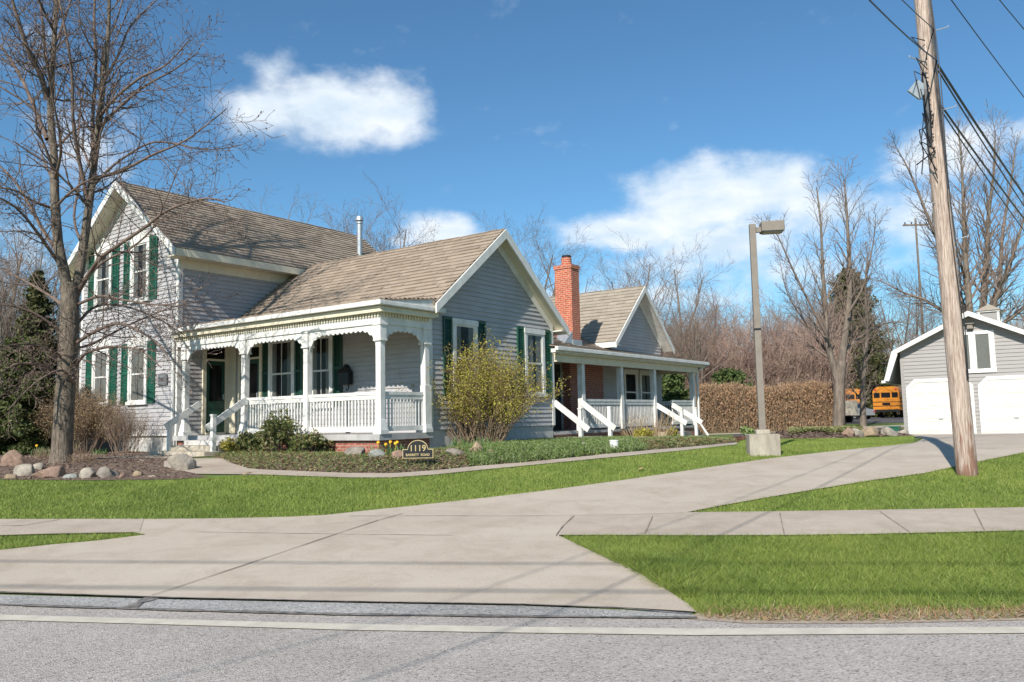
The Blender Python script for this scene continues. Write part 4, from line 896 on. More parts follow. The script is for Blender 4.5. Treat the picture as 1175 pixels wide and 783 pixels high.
def grow(rg,wd,p,d,L,r,lv,P,tips,trunk=None):
    """P: per level dict lists: n children, ang, ratio, seg, wob, trop, k"""
    i=min(lv,len(P['n'])-1); ns=P['seg'][i]; pts=[p]; dd=unit(d); wob=P['wob'][i]
    for q in range(ns):
        dd=unit(dd+rg.normal(0,wob,3)+np.array([0,0,P['trop'][i]])); pts.append(pts[-1]+dd*L/ns)
    pts=np.array(pts); tt=np.linspace(0,1,ns+1); rr=r*(1-tt*(1-P['tip'][i])); rr=np.maximum(rr,P['rmin'])
    (trunk if (trunk is not None and lv<P.get('tl',1)) else wd).tube(pts,rr,P['k'][i])
    if lv+1<P['lv']: spawn(rg,wd,pts,rr,L,lv,P,tips,trunk)
    else: tips.append((pts[-1],dd)); tips.append((pts[len(pts)//2],dd))
def spawn(rg,wd,pts,rr,L,lv,P,tips,trunk=None,n=None,t0=None,t1=1.0):
    i=min(lv,len(P['n'])-1); n=n or P['n'][i]; n=max(1,int(round(n*rg.uniform(.8,1.2)))); t0=P['t0'][i] if t0 is None else t0
    ph=rg.uniform(0,6.28)
    for c in range(n):
        t=t0+(t1-t0)*(c+rg.uniform(.1,.9))/n; f=t*(len(pts)-1); j=min(int(f),len(pts)-2); fr=f-j
        q=pts[j]*(1-fr)+pts[j+1]*fr; ax=unit(pts[j+1]-pts[j]); rad=rr[j]*(1-fr)+rr[j+1]*fr
        u=unit(cross(ax,[.3,.9,.2])); v=cross(ax,u); ph+=2.4+rg.normal(0,.5); an=R(P['ang'][i])*rg.uniform(.7,1.25)
        dd=ax*math.cos(an)+(u*math.cos(ph)+v*math.sin(ph))*math.sin(an)
        grow(rg,wd,q,dd,L*P['ratio'][i]*(1-.55*(t-t0))*rg.uniform(.7,1.2),min(rad*.75,rad*P['rr'][i]*rg.uniform(.8,1.15)),lv+1,P,tips,trunk)
def leaves(rg,tips,per,spread,size,m,name,parent,aspect=1.7,kind=None):
    T=np.array([t[0] for t in tips]); n=len(T)*per; c=np.repeat(T,per,axis=0)+rg.normal(0,spread,(n,3))
    return leafmesh(rg,c,size,m,name,parent,aspect)
def leafmesh(rg,c,size,m,name,parent,aspect=1.7,updir=None):
    n=len(c); a=rg.normal(0,1,(n,3)); 
    if updir is not None: a=a*.45+np.array(updir)
    a/=np.linalg.norm(a,axis=1)[:,None]; b=np.cross(a,rg.normal(0,1,(n,3))); b/=np.linalg.norm(b,axis=1)[:,None]
    s=(size*rg.uniform(.55,1.4,n))[:,None]; a=a*s*aspect/2; b=b*s/2
    V=np.stack([c-a,c-b*.9+a*.1,c+a,c+b*.9+a*.1],1).reshape(-1,3); return npmesh(name,V,np.arange(4*n).reshape(n,4),m,parent)
PB=dict(lv=4,n=[10,8,6,5],ang=[45,45,42,40],ratio=[.55,.5,.5,.5],seg=[9,7,5,4],wob=[.06,.10,.13,.16],trop=[.02,.05,.05,.05],k=[8,5,3,3],tip=[.25,.25,.3,.4],t0=[.28,.2,.15,.1],rr=[.5,.5,.55,.6],rmin=.004,tl=1)
def bare_tree(name,loc,h,r,seed,label,cat='tree',group=None,P=PB,tm='bark_far',cm='twig_far',forks=1,lean=(0,0),**ov):
    P=dict(P); P.update(ov); rg=np.random.default_rng(seed); tr=Wood();cr=Wood();tips=[]
    e=empty(name,loc,0,label,cat,group)
    if forks==1: grow(rg,cr,np.zeros(3)-[0,0,.1],np.array([lean[0],lean[1],1.]),h*.95,r,0,P,tips,tr)
    else:
        hf=h*.16; pts=np.array([[0,0,-.1],[.02,0,hf*.5],[0,.02,hf]]); tr.tube(pts,[r*1.15,r*.95,r*.9],9)
        for k in range(forks):
            a=6.28*k/forks+rg.uniform(-.4,.4); grow(rg,cr,pts[-1]-[0,0,.1],np.array([math.cos(a)*.30+lean[0],math.sin(a)*.30+lean[1],1.]),h*.8*rg.uniform(.85,1.05),r*.62,0,P,tips,tr)
    tr.mesh('trunk',M[tm],e); cr.mesh('crown',M[cm],e); return e
# ---- the big tree on the left, its main limbs follow the photographed tree
tb=g(72,531); Yt=tb.y
def tp(px,py,dy=0): return np.array(at(px,py,Yt+dy))-np.array(tb)
big=empty('bare_maple',tb,0,'big bare maple with a forked grey trunk in the mulch bed left of the house','tree')
rg=np.random.default_rng(11); tr=Wood(); cr=Wood(); tips=[]
def smooth(P,n):
    P=np.array(P,float); t=np.linspace(0,len(P)-1,n); out=[]
    for x in t:
        i=min(int(x),len(P)-2); f=x-i; p0=P[max(i-1,0)];p1=P[i];p2=P[i+1];p3=P[min(i+2,len(P)-1)]
        out.append(.5*((2*p1)+(-p0+p2)*f+(2*p0-5*p1+4*p2-p3)*f*f+(-p0+3*p1-3*p2+p3)*f**3))
    return np.array(out)
PL=dict(lv=4,n=[9,15,10,6],ang=[48,50,48,42],ratio=[.42,.45,.48,.5],seg=[8,7,5,4],wob=[.07,.12,.16,.2],trop=[.02,.03,.04,.03],k=[8,5,4,3],tip=[.3,.25,.3,.5],t0=[.1,.12,.1,.1],rr=[.42,.45,.55,.6],rmin=.0042,tl=1)
sc=Yt/F
def limb(path,w0,w1,n=24,dest=None,k=10,sp=None,L=None,lv=1,t0=.15,nn=None):
    P=smooth([tp(*q) for q in path],n); rr=np.linspace(w0,w1,n)*sc/2; rr*=1+rg.normal(0,.02,n); (dest or cr).tube(P,rr,k)
    if sp: spawn(rg,cr,P,rr,L or np.linalg.norm(P[-1]-P[0]),lv,PL,tips,None,n=sp,t0=t0)
    return P
tr_path=[(70,536,0),(72,500,0),(75,450,0),(78,405,0),(80,360,0),(80,325,0)]
P=smooth([tp(*q) for q in tr_path],22); rr=np.interp(np.linspace(0,1,22),[0,.05,.12,.4,.8,1],[17,13,11.2,10.4,10.2,9.4])*sc; tr.tube(P,rr,18)
limb([(80,350,0),(74,315,-.1),(67,280,-.2),(63,230,-.2),(62,180,-.1),(58,130,0),(60,80,0),(63,30,.1),(66,-30,.2),(64,-110,.2)],13.5,3,40,tr,12,20,4.6,1,.30)
limb([(82,355,0),(90,320,.1),(96,280,.2),(103,230,.3),(109,180,.3),(115,130,.2),(119,90,.2),(124,40,.3),(126,-10,.3),(132,-80,.4)],12,3,40,tr,12,20,4.6,1,.28)
limbs=[ # path, w0, w1, twig count
 ([(55,115,0),(46,85,-.3),(33,60,-.6),(20,20,-.9),(5,-30,-1.2)],8,3,12),
 ([(54,160,-.1),(40,125,.3),(22,85,.7),(0,52,1.1),(-30,20,1.4)],6,2.5,12),
 ([(60,100,0),(52,60,.5),(48,20,.9),(40,-40,1.2)],5,2,10),
 ([(102,235,.3),(92,190,0),(84,140,-.4),(82,80,-.6),(72,20,-.9),(60,-40,-1)],5.5,2,12),
 ([(108,190,.3),(106,140,.8),(110,80,1.2),(108,20,1.5),(112,-40,1.6)],6,2.5,10),
 ([(114,135,.2),(130,115,-.4),(160,90,-1.0),(190,75,-1.5),(218,45,-1.9)],5,1.2,12),
 ([(112,150,.2),(135,125,.4),(165,100,.7),(200,80,.9),(228,60,1.2)],5,1.2,12),
 ([(118,95,.2),(135,65,.5),(150,30,.9),(180,0,1.2)],4,1.5,9),
 ([(108,205,.3),(140,196,-.3),(175,178,-.9),(215,160,-1.3),(260,125,-1.8)],5,1,12),
 ([(106,215,.3),(130,190,.2),(170,165,.1),(200,165,0),(235,172,-.2),(272,168,-.3)],4,1,10),
 ([(90,335,.1),(112,300,-.7),(135,282,-1.2),(165,262,-1.6),(195,240,-2),(235,228,-2.3),(258,232,-2.5)],6,1.2,14),
 ([(92,325,.1),(120,300,.0),(150,285,-.2),(175,262,-.3),(190,230,-.4),(206,190,-.4)],4,1,10),
 ([(88,350,.1),(115,340,-.8),(145,345,-1.4),(185,350,-1.9),(215,345,-2.4)],4,1,10),
 ([(86,395,.1),(110,380,-.7),(140,372,-1.2),(175,390,-1.7),(192,408,-2)],5,1.2,11),
 ([(87,420,.1),(100,405,-.5),(130,398,-1),(160,402,-1.3),(185,422,-1.7)],4.5,1.2,11),
 ([(86,375,.1),(110,352,.6),(145,352,1.1),(185,368,1.5),(212,385,1.9)],4,1.2,10),
 ([(84,440,0),(70,425,-1.2),(40,440,-1.9),(10,470,-2.3)],3.5,1,9),
 ([(84,400,0),(105,395,.8),(150,372,1.6),(200,352,2.2),(236,345,2.7)],4,1,11),
 ([(76,385,0),(40,360,-.5),(5,350,-.9),(-20,355,-1.1)],4,1,11),
 ([(68,430,0),(50,420,-.6),(20,418,-1.1),(-5,432,-1.5)],5,1.5,11),
 ([(70,410,0),(55,400,-.7),(30,395,-1.4),(0,398,-2)],4,1.2,10),
 ([(72,350,0),(50,335,.5),(20,318,1),(-10,305,1.5)],5,1.5,12),
 ([(66,300,-.1),(45,270,-.9),(20,240,-1.6),(-10,222,-2.1)],5,1.5,12),
 ([(66,290,-.1),(48,262,.6),(28,225,1.2),(5,195,1.8),(-30,170,2.2)],6,2,12),
 ([(63,240,-.1),(40,232,-.6),(15,218,-1),(-20,215,-1.4)],4,1.5,10),
 ([(62,210,-.1),(70,170,-1),(62,120,-1.8),(50,60,-2.4)],4,1.2,10),
 ([(96,285,.2),(85,250,1.2),(92,200,2),(90,140,2.6),(100,80,3)],4,1.2,10),
 ([(118,100,.2),(118,60,1.5),(135,20,2.2),(150,-40,3)],4,1.2,9),
 ([(60,60,0),(75,20,.8),(90,-30,1.4)],4,1.5,8),
 ([(64,40,0),(45,0,-.8),(30,-50,-1.4)],4,1.5,8)]
for path,w0,w1,nn in limbs: limb(path,w0*.92,w1,20,None,6,int(nn*1.35),None,1,.12)
tr.mesh('trunk',M['bark'],big); cr.mesh('crown',M['twig'],big)
leafmesh(rg,np.array([t[0] for t in tips]),.028,M['twig'],'buds',big,2.)
print('big tree tips',len(tips))
# ---- shrubs made of arching stems
def stem_shrub(name,loc,w,h,nst,seed,label,cat,sm,lm=None,leafsize=.03,per=3,spread=.05,d=None,group=None,leafz=0.,rad=.008,lv=2,parts=True,straight=.12,nchild=9,zbias=None,rz=0,out=.9):
    rg=np.random.default_rng(seed); e=empty(name,loc,rz,label,cat,group); wd=Wood(); tips=[]; d=d or w
    P=dict(lv=lv,n=[nchild,4,3],ang=[28,35,35],ratio=[.38,.5,.5],seg=[7,4,3],wob=[straight,.14,.15],trop=[.03,.03,.0],k=[4,3,3],tip=[.35,.4,.5],t0=[.3,.2,.1],rr=[.6,.6,.6],rmin=.0028)
    for i in range(nst):
        a=rg.uniform(0,6.28); q=math.sqrt(rg.uniform(0,1)); x,y=math.cos(a)*q,math.sin(a)*q
        hh=h*rg.uniform(.7,1.05)*(1-.28*q*q); b=np.array([x*w*.5*(1-.62*out),y*d*.5*(1-.62*out),-.05]); tp_=np.array([x*w*.5,y*d*.5,hh])
        dd=tp_-b; grow(rg,wd,b,dd*np.array([.8,.8,1]),np.linalg.norm(dd),rad*rg.uniform(.7,1.3),0,P,tips)
    wd.mesh('stems',M[sm],e)
    if lm:
        T=[t for t in tips if t[0][2]>leafz*h]; leaves(rg,T,per,spread,leafsize,M[lm],'leaves',e)
    return e
gx=lambda lx,ly:hw(lx,ly,gz(*hw(lx,ly)[:2]))
stem_shrub('brown_shrub',gx(-11.2,-1.1),3.0,1.75,190,21,'brown twiggy leafless shrub under the left windows of the two storey wall','shrub','bstems','bud',.022,8,.07,d=1.3,rad=.009,nchild=10)
stem_shrub('twiggy_shrub',gx(-8.9,-.85),1.5,1.35,55,22,'sparse bare shrub with few stems at the wall corner left of the front steps','shrub','bstems','bud',.02,1,.05,d=.8,rad=.008)
stem_shrub('brown_shrub',gx(-13.4,-1.6),1.8,1.9,110,28,'brown leafless shrub directly behind the big maple trunk','shrub','bstems','bud',.024,4,.05,d=1.1,rad=.009,nchild=10)
stem_shrub('forsythia',gd(551,20.1),2.8,2.5,190,23,'large forsythia with yellow green new growth in front of the gable wall','shrub','stems','forsyth',.027,8,.055,d=1.6,leafz=.28,rad=.009,nchild=11,straight=.14,out=1.0)
def leafy(name,loc,w,h,seed,label,m='shrubleaf',cat='shrub',n=2600,size=.055,lobes=7,group=None,d=None,stem='bstems',flat=.5):
    rg=np.random.default_rng(seed); e=empty(name,loc,0,label,cat,group); d=d or w; C_=[];wd=Wood()
    for i in range(lobes):
        a=rg.uniform(0,6.28); q=rg.uniform(.15,.75); c=np.array([math.cos(a)*q*w/2,math.sin(a)*q*d/2,h*rg.uniform(.35,.72)]); rad=h*rg.uniform(.22,.36)
        k=n//lobes; v=rg.normal(0,1,(k,3)); v/=np.linalg.norm(v,axis=1)[:,None]; v*= (rg.uniform(.25,1.15,k)**.55)[:,None]*rad; v[:,2]*=.9; v*=(1+.25*np.sin(v*23/rad*.4)); p=c+v; p[:,2]=np.maximum(p[:,2],.03); C_.append(p)
        for s in range(5):
            t=p[rg.integers(0,k)]; b=np.array([c[0]*.25,c[1]*.25,-.03]); m_=(b+t)/2+rg.normal(0,.05,3); wd.tube(np.array([b,m_,t]),[.012,.008,.004],4)
    wd.mesh('stems',M[stem],e); leafmesh(rg,np.concatenate(C_),size,M[m],'leaves',e,1.9); return e
leafy('evergreen_shrub',gx(-2.6,-.75),1.25,1.0,31,'tallest evergreen shrub against the front porch railing','shrubleaf',lobes=9,n=3600,size=.042)
leafy('evergreen_shrub',gx(-1.6,-.65),1.0,.62,32,'low olive green shrub at the brick porch base, right of the tallest evergreen shrub','shrubleaf',lobes=8,n=2600,size=.038)
leafy('evergreen_shrub',gx(-3.75,-.55),.9,.62,33,'small dark green shrub at the porch base, between the steps and the tallest evergreen shrub','shrubleaf',lobes=6,n=2200,size=.045)
leafy('autumn_shrub',gx(-4.35,-.75),.55,.5,34,'small yellow and orange leaved shrub beside the front step handrail','forsyth',lobes=5,n=500,size=.05)
leafy('green_clump',gx(2.0,17.3),.8,.45,35,'small green plant at the end of the second porch','gcover',lobes=5,n=700,size=.06)
stem_shrub('ornamental_grass',gx(.7,11.6),2.6,1.05,150,36,'clump of tall dry straw coloured ornamental grass in front of the second porch','ornamental grass','drygrass_stem' if 'drygrass_stem' in M else 'stems',None,d=.9,rad=.006,lv=1,straight=.05,out=.75)
leafy('yellow_shrub',gx(1.0,10.4),1.0,.5,37,'low shrub with yellow green leaves at the left foot of the dry ornamental grass','forsyth',lobes=6,n=900,size=.05)
leafy('yellow_shrub',gx(1.0,13.0),.7,.5,38,'low yellow green shrub at the right foot of the dry ornamental grass','forsyth',lobes=5,n=600,size=.05)
def flowers(name,loc,label,nb,w,h,seed,nf,cat='flowers',group=None):
    rg=np.random.default_rng(seed); e=empty(name,loc,0,label,cat,group); V=[];
    for i in range(nb):
        x,y=rg.uniform(-w/2,w/2),rg.uniform(-w/4,w/4); a=rg.uniform(0,3.14); wv=np.array([math.cos(a),math.sin(a),0])*.011; ln=rg.normal(0,.22,2)*h; hh=h*rg.uniform(.7,1.1)
        b=np.array([x,y,-.02]); m_=b+[ln[0]*.3,ln[1]*.3,hh*.6]; t=b+[ln[0],ln[1],hh]; V+=[b-wv,b+wv,m_+wv,m_-wv,m_-wv,m_+wv,t+wv*.2,t-wv*.2]
    npmesh('leaves',np.array(V),np.arange(len(V)).reshape(-1,4),M['blade'],e)
    for i in range(nf):
        mb=MB(); c=Vector((rg.uniform(-w/2,w/2)*.8,rg.uniform(-.1,.1),h*rg.uniform(.9,1.1)))
        for k in range(6):
            a=k*math.pi/3; u=Vector((math.cos(a)*.8,-.35,math.sin(a)*.8)); s=Vector((-math.sin(a)*.8,0,math.cos(a)*.8)); mb.add([c,c+u*.025+s*.016,c+u*.05,c+u*.025-s*.016],[(0,1,2,3)])
        mb.tube([c,c+Vector((0,-.035,0))],[.012,.018],8); mb.tube([Vector((c.x,c.y+.01,0)),c],.004,4)
        mb.build('flower',M['yellow'],e)
    return e
flowers('daffodils',gx(.75,-.55),'clump of yellow daffodils with green blades at the porch corner, left of the number sign',60,.75,.34,41,5)
flowers('iris_leaves',gx(1.05,1.9),'clump of broad green iris blades between the number sign and the forsythia',90,1.1,.36,42,0,'plant')
flowers('daffodils',gx(-12.35,-2.3),'daffodils with yellow flowers just right of the maple trunk',40,.8,.28,43,4)
flowers('daffodils',gx(-10.4,-2.35),'clump of green daffodil blades in front of the middle of the brown shrub',50,.5,.26,44,1)
flowers('daffodils',gx(-8.9,-1.55),'small clump of green blades near the wall corner left of the front steps',25,.45,.2,45,0,'plant')
stem_shrub('dry_grass_clump',g(50,527),.7,.30,70,46,'clump of short straw coloured grass left of the maple trunk','dry grass','stems',None,d=.5,rad=.005,lv=1,straight=.08)
stem_shrub('dry_grass_clump',g(95,531),.9,.22,80,47,'clump of short straw coloured grass right of the maple trunk','dry grass','stems',None,d=.4,rad=.005,lv=1,straight=.08)
# ---- rocks
def rock(loc,w,h,seed,m,label,d=None,name='rock',rz=0):
    rg=np.random.default_rng(seed); bm=bmesh.new(); bmesh.ops.create_icosphere(bm,subdivisions=4,radius=1)
    pl=[(unit(rg.normal(0,1,3)),rg.uniform(.5,.85)) for _ in range(13)]; f=rg.normal(0,1,(4,3))*2.2; ph=rg.uniform(0,6,4)
    for v in bm.verts:
        p=np.array(v.co); 
        for n_,c_ in pl:
            s=p@n_-c_
            if s>0: p=p-n_*s*.97
        p=p*(1+.11*sum(math.sin(p@f[i]+ph[i]) for i in range(4))/2)
        v.co=Vector((p[0]*w/2,p[1]*(d or w*.7)/2,p[2]*h*.62+h*.30))
    for f_ in bm.faces: f_.smooth=True
    me=bpy.data.meshes.new(name); bm.to_mesh(me); bm.free(); me.materials.append(M[m]); o=link(name,me); o.location=loc; o.rotation_euler=(0,0,rz); tag(o,label,'rock','edging rocks of the mulch bed' if 'row' in label else None); return o
for i,(px,py,wp,hp,m_,lb) in enumerate([
 (15,535,32,17,'rock_p','large pinkish rock at the left edge of the photo, behind the row'),
 (25,547,21,13,'rock_l','rounded light rock left in the row edging the mulch bed'),
 (8,550,15,8,'rock_t','small tan rock at the far left end of the row edging the mulch bed'),
 (38,540,17,9,'rock_l','pale rock behind the row, left of the maple trunk'),
 (54,549,30,14,'rock_p','wide brown pink rock in front of the maple trunk in the row of edging rocks'),
 (79,550,19,9,'rock_s','dark slate rock right of the wide brown pink one in the row'),
 (99,549,20,12,'rock_l','grey white rock in the middle of the row of edging rocks'),
 (120,549,20,13,'rock_g','grey angular rock with a small stone on top in the row of edging rocks'),
 (121,540,8,5,'rock_t','small tan stone lying on the grey angular rock'),
 (138,549,13,7,'rock_p','small reddish rock right of the angular grey rock in the row'),
 (155,547.5,14,8,'rock_t','small tan rock near the right end of the row of edging rocks'),
 (172,548.5,14,4,'rock_l','flat pale rock, second from the right end of the row of edging rocks'),
 (190,548.5,16,4,'rock_g','low flat grey rock at the right end of the row of edging rocks'),
 (209,540,31,17,'rock_l','big pale boulder beside the bottom of the front steps'),
 (160,530,12,4,'rock_l','flat pale stepping stone in the mulch in front of the twiggy shrub'),
 (280,546,16,5,'rock_t','small flat tan rock between the garden path and the lawn'),
 (408,528,22,11,'rock_g','grey brown rock in the flower bed by the brick porch base'),
 (432,531,21,9,'rock_s','grey rock in the flower bed, left of the number sign'),
 (456,532,20,10,'rock_p','pinkish rock in the flower bed touching the left side of the number sign'),
 (524,528,28,9,'rock_g','long grey rock in the ground cover right of the number sign'),
 (547,526,18,12,'rock_t','tan rock in the ground cover under the forsythia'),
 (564,526,15,7,'rock_p','pale pink rock right of the tan one under the forsythia'),
 (672,518,16,8,'rock_l','pale rounded rock in the ground cover in front of the second porch steps'),
 (590,527,9,4,'rock_l','small pale stone between the forsythia and the path'),
 (740,508,20,5,'rock_t','flat tan rock at the edge of the reddish mulch')]):
    p=g(px,py+ (0)); dz=0
    if in_poly(bedF,np.array(p.x),np.array(p.y)): dz=float(mound_h(bedF,np.array([p.x]),np.array([p.y]),0.085,1.2)[0])*.8+.02
    s=p.y/F; o=rock(p+Vector((0,.1,dz-.05)),wp*s*1.38,hp*s*1.45,50+i,m_,lb,rz=i*1.3 if wp<14 else 0)
for i,(px,wp,hp,Y,m_,lb) in enumerate([(972,16,9,24.6,'rock_p','pinkish rock at the left of the rocks edging the island bed'),(983,15,10,24.7,'rock_l','pale rounded rock second from left at the island bed'),(997,24,9,24.8,'rock_t','large flat tan rock in the middle of the island bed edge'),(1018,22,8,25.4,'rock_l','long grey white slab rock at the right of the island bed edge'),(1034,16,6,27.5,'rock_l','small pale rock behind the slab at the tip of the island bed')]):
    p=gd(px,Y); s=Y/F; rock(p+Vector((0,0,.05)),wp*s*1.05,hp*s*1.4,80+i,m_,lb)
# ---- evergreens
def conifer(name,loc,w,h,seed,label,n=9000,size=.12,m='evergreen',base=.04,pw=.8,droop=-.15,gap=.25,cat='tree'):
    rg=np.random.default_rng(seed); e=empty(name,loc,0,label,cat); tr=Wood(); br=Wood()
    tr.tube(np.array([[0,0,-.1],[.03,0,h*.5],[0,0,h*.97]]),[w*.045+.03,w*.03,.02],8); C_=[]
    nb=int(90+h*16)
    for i in range(nb):
        t=(i+rg.uniform(0,1))/nb; z=h*(base+(1-base)*t); L=w/2*((1-t)**pw+.05)*rg.uniform(.65,1.12); a=i*2.4+rg.normal(0,.4)
        d=unit(np.array([math.cos(a),math.sin(a),droop+.6*t])); b=np.array([0,0,z]); end=b+d*L
        br.tube(np.array([b,b+d*L*.5+[0,0,.03*L],end]),[.03*(1-t)+.008,.015,.005],4)
        k=int(n/nb*(.35+1.6*(1-t))); s=rg.uniform(gap,1.05,k)[:,None]; C_.append(b+d*L*s+rg.normal(0,1,(k,3))*np.array([.16,.16,.10])*(L*.55+.15)*(.6+.5*s))
    tr.mesh('trunk',M['bark_far'],e); br.mesh('limbs',M['bark_far'],e); leafmesh(rg,np.concatenate(C_),size,M[m],'foliage',e,2.0); return e
conifer('evergreen_tree',gd(22,23.5),2.3,3.3,61,'dense dark evergreen bush in front, at the left edge behind the rocks',52000,.055,base=.0,pw=.42,gap=.35,cat='evergreen')
conifer('evergreen_tree',gd(-12,23.5),2.2,3.0,62,'dark evergreen bush cut off by the left edge of the photo',26000,.055,base=.0,pw=.45,cat='evergreen')
conifer('evergreen_tree',gd(38,26.5),2.3,5.9,63,'narrow pointed evergreen tree rising behind the big maple at the left',34000,.07,m='evergreen2',base=.0,pw=.75)
conifer('pine_tree',gd(983,94),10.0,17.2,64,'broad dark pine behind the twin trunked tree, left of the garage',56000,.19,m='evergreen2',base=.02,pw=.55)
conifer('evergreen_tree',gd(772,37),1.9,2.9,65,'green arborvitae seen through the end of the second porch',15000,.09,base=0,pw=.35,m='evergreen3')
conifer('evergreen_tree',gd(838,51),3.6,3.5,66,'rounded green evergreen rising above the tan hedge beside the lamp post',14000,.12,base=0,pw=.4,m='evergreen3')
# ---- the tan hedge, one clipped row
def hedge(name,A_,B_,h,d,seed,label,n=26000):
    rg=np.random.default_rng(seed); e=empty(name,A_,0,label,'hedge'); wd=Wood(); D=np.array(B_)-np.array(A_); L=np.linalg.norm(D[:2]); ux=D/L; nx=np.array([-ux[1],ux[0],0])
    T=[]
    for i in range(2600):
        s=rg.uniform(0,L); o=rg.normal(0,d*.22); hh=h*rg.uniform(.6,1.12)*(1+.06*math.sin(s*1.3)+.04*math.sin(s*3.7)); b=ux*s+nx*o*.6; tp2=b+nx*rg.normal(0,.16)+ux*rg.normal(0,.22)+[0,0,hh]; md=(b+tp2)/2+rg.normal(0,.07,3)
        wd.tube(np.array([b,md,tp2]),[.013,.009,.005],3)
        for k in range(5):
            f=rg.uniform(.25,.9); q=b*(1-f)+tp2*f; wd.tube(np.array([q,q+rg.normal(0,.1,3)+[0,0,.25*rg.uniform(.5,1.3)]]),[.008,.004],3)
    wd.mesh('stems',M['stems'],e)
    s=rg.uniform(0,L,n); z=h*(rg.beta(1.5,1.35,n)*1.06); z*=(1+.05*np.sin(s*1.3)+.03*np.sin(s*4.1)); o=rg.normal(0,1,n)*d*.24*(.65+.5*z/h)
    P=ux[None]*s[:,None]+nx[None]*o[:,None]; P[:,2]+=z; leafmesh(rg,P,.045,M['hedgeleaf'],'leaves',e,2.2,(0,0,.6)); return e
hedge('clipped_hedge',gd(800,41),gd(962,42.5),2.25,1.5,71,'long tan hedge with dry leaves behind the lamp post, right of the second porch',42000)
# ---- bare trees standing behind
twl=dict(PB); 
FT=[]
def protos():
    a=bare_tree('bare_tree',gd(945,70),12,.20,101,'slim bare tree far behind the hedge, left of the pine',group='bare trees behind the house')
    b=bare_tree('bare_tree',gd(705,58),9.8,.16,102,'bare tree with fine upright twigs right behind the far gable roof',group='bare trees behind the house',forks=3,n=[9,8,6,5])
    c=bare_tree('bare_tree',gd(800,50),7.6,.13,103,'low spreading bare tree between the far gable and the lamp post',group='bare trees behind the house',forks=4,ang=[40,42,42,40],ratio=[.6,.55,.5,.5],n=[9,8,6,4])
    return a,b,c
pa_,pb_,pc_=protos()
k=0
for (src,px,Y,s,lb) in [
 (0,622,62,1.12,'bare tree top between the main gable and the brick chimney'),(1,602,55,1.45,'bare tree crown rising just left of the brick chimney, behind the gable'),
 (1,440,50,1.42,'bare tree top behind the ridge right of the stove pipe'),(0,300,48,1.10,'bare tree top above the two storey roof, right of the maple'),
 (2,425,60,1.85,'fine bare crown behind the low ridge, right of the stove pipe and below the cloud'),(1,735,66,1.45,'bare tree directly behind the peak of the far gable'),
 (1,770,56,1.25,'bare tree right of the far gable peak with upright twigs'),(0,822,72,.95,'tall slim bare tree between the far gable and the lamp post'),
 (0,850,78,.85,'bare tree immediately left of the lamp post top'),(2,885,60,1.05,'spreading bare tree just right of the lamp post'),
 (2,755,47,.85,'low bushy bare tree close behind the end of the second porch roof'),(2,925,66,1.25,'bushy bare tree between the lamp post and the twin trunked tree'),
 (1,1040,62,1.15,'bare tree behind the left eave of the garage'),(2,1060,72,1.3,'small spreading bare tree just behind the left slope of the garage roof'),
 (0,5,48,1.05,'bare tree at the far left edge behind the evergreens'),(1,35,52,1.35,'bare tree behind the pointed evergreen at the left'),(2,-15,40,1.2,'spreading bare tree cut off by the left edge of the photo'),
 (0,-70,55,1.2,'bare tree beyond the left edge of the photo'),
 (1,560,75,1.1,'bare tree hidden mostly behind the main gable roof')]:
    s0=(pa_,pb_,pc_)[src]; c=copy_tree(s0); c.location=gd(px,Y); c.scale=(s,s,s); k+=1; c.rotation_euler=(0,0,k*1.9); c['label']=lb
# twin trunked tree in front of the pine, its leaders follow the photograph
def traced(name,base,Y,label,paths,seed,PLx,tm='bark_far',cm='twig_far',lv=1):
    global rg
    rg=np.random.default_rng(seed); e=empty(name,base,0,label,'tree'); tr=Wood(); cr=Wood(); tp3=[]; s=Y/F
    for path,w0,w1,nn,L,main in paths:
        P=smooth([np.array(at(q[0],q[1],Y+(q[2] if len(q)>2 else 0)))-np.array(base) for q in path],22); rr=np.linspace(w0,w1,22)*s/2
        (tr if main else cr).tube(P,rr,10 if main else 6)
        if nn: spawn(rg,cr,P,rr,L,lv,PLx,tp3,None,n=nn,t0=.2 if main else .1)
    tr.mesh('trunk',M[tm],e); cr.mesh('crown',M[cm],e); return e
PT=dict(lv=4,n=[9,14,10,6],ang=[34,34,38,38],ratio=[.45,.50,.5,.5],seg=[8,7,5,4],wob=[.05,.06,.10,.13],trop=[.05,.06,.06,.04],k=[6,4,3,3],tip=[.12,.12,.2,.4],t0=[.1,.1,.1,.1],rr=[.26,.42,.6,.7],rmin=.009)
tb2=gd(963,40.2)
traced('twin_trunk_tree',tb2,40.2,'bare tree with two trunks from one base in the island behind the lamp post',[
 ([(962,497),(963,470),(963,440),(966,415)],14,11,0,1,True),
 ([(963,445),(958,425),(950,395),(947,350),(944,310),(942,260),(937,215)],9,1.2,26,5.0,True),
 ([(965,420),(969,390),(974,350),(975,310),(973,270),(971,235),(968,205)],9,1.2,26,5.0,True),
 ([(949,385,-.5),(930,350,-1),(910,310,-1.5),(893,272,-2),(884,262,-2.2)],3.2,.7,16,3.6,False),
 ([(953,410,.5),(935,385,1),(905,340,1.5),(895,300,2)],3.2,.7,15,3.6,False),
 ([(973,360,-.5),(990,330,-1.2),(1000,290,-1.6),(1005,255,-2)],3.2,.7,15,3.6,False),
 ([(967,405,.5),(990,385,1.5),(1020,370,2.2),(1045,372,2.5)],3.2,.7,15,3.6,False)],121,PT)
tb3=gd(990,46)
traced('slim_tree',tb3,46,'slim straight bare trunk between the twin trunked tree and the yellow bus',[
 ([(991,492),(990,470),(991,430),(995,380),(993,330),(996,290)],8,1.2,24,4.2,True)],122,PT)
tb4=gd(1118,52)
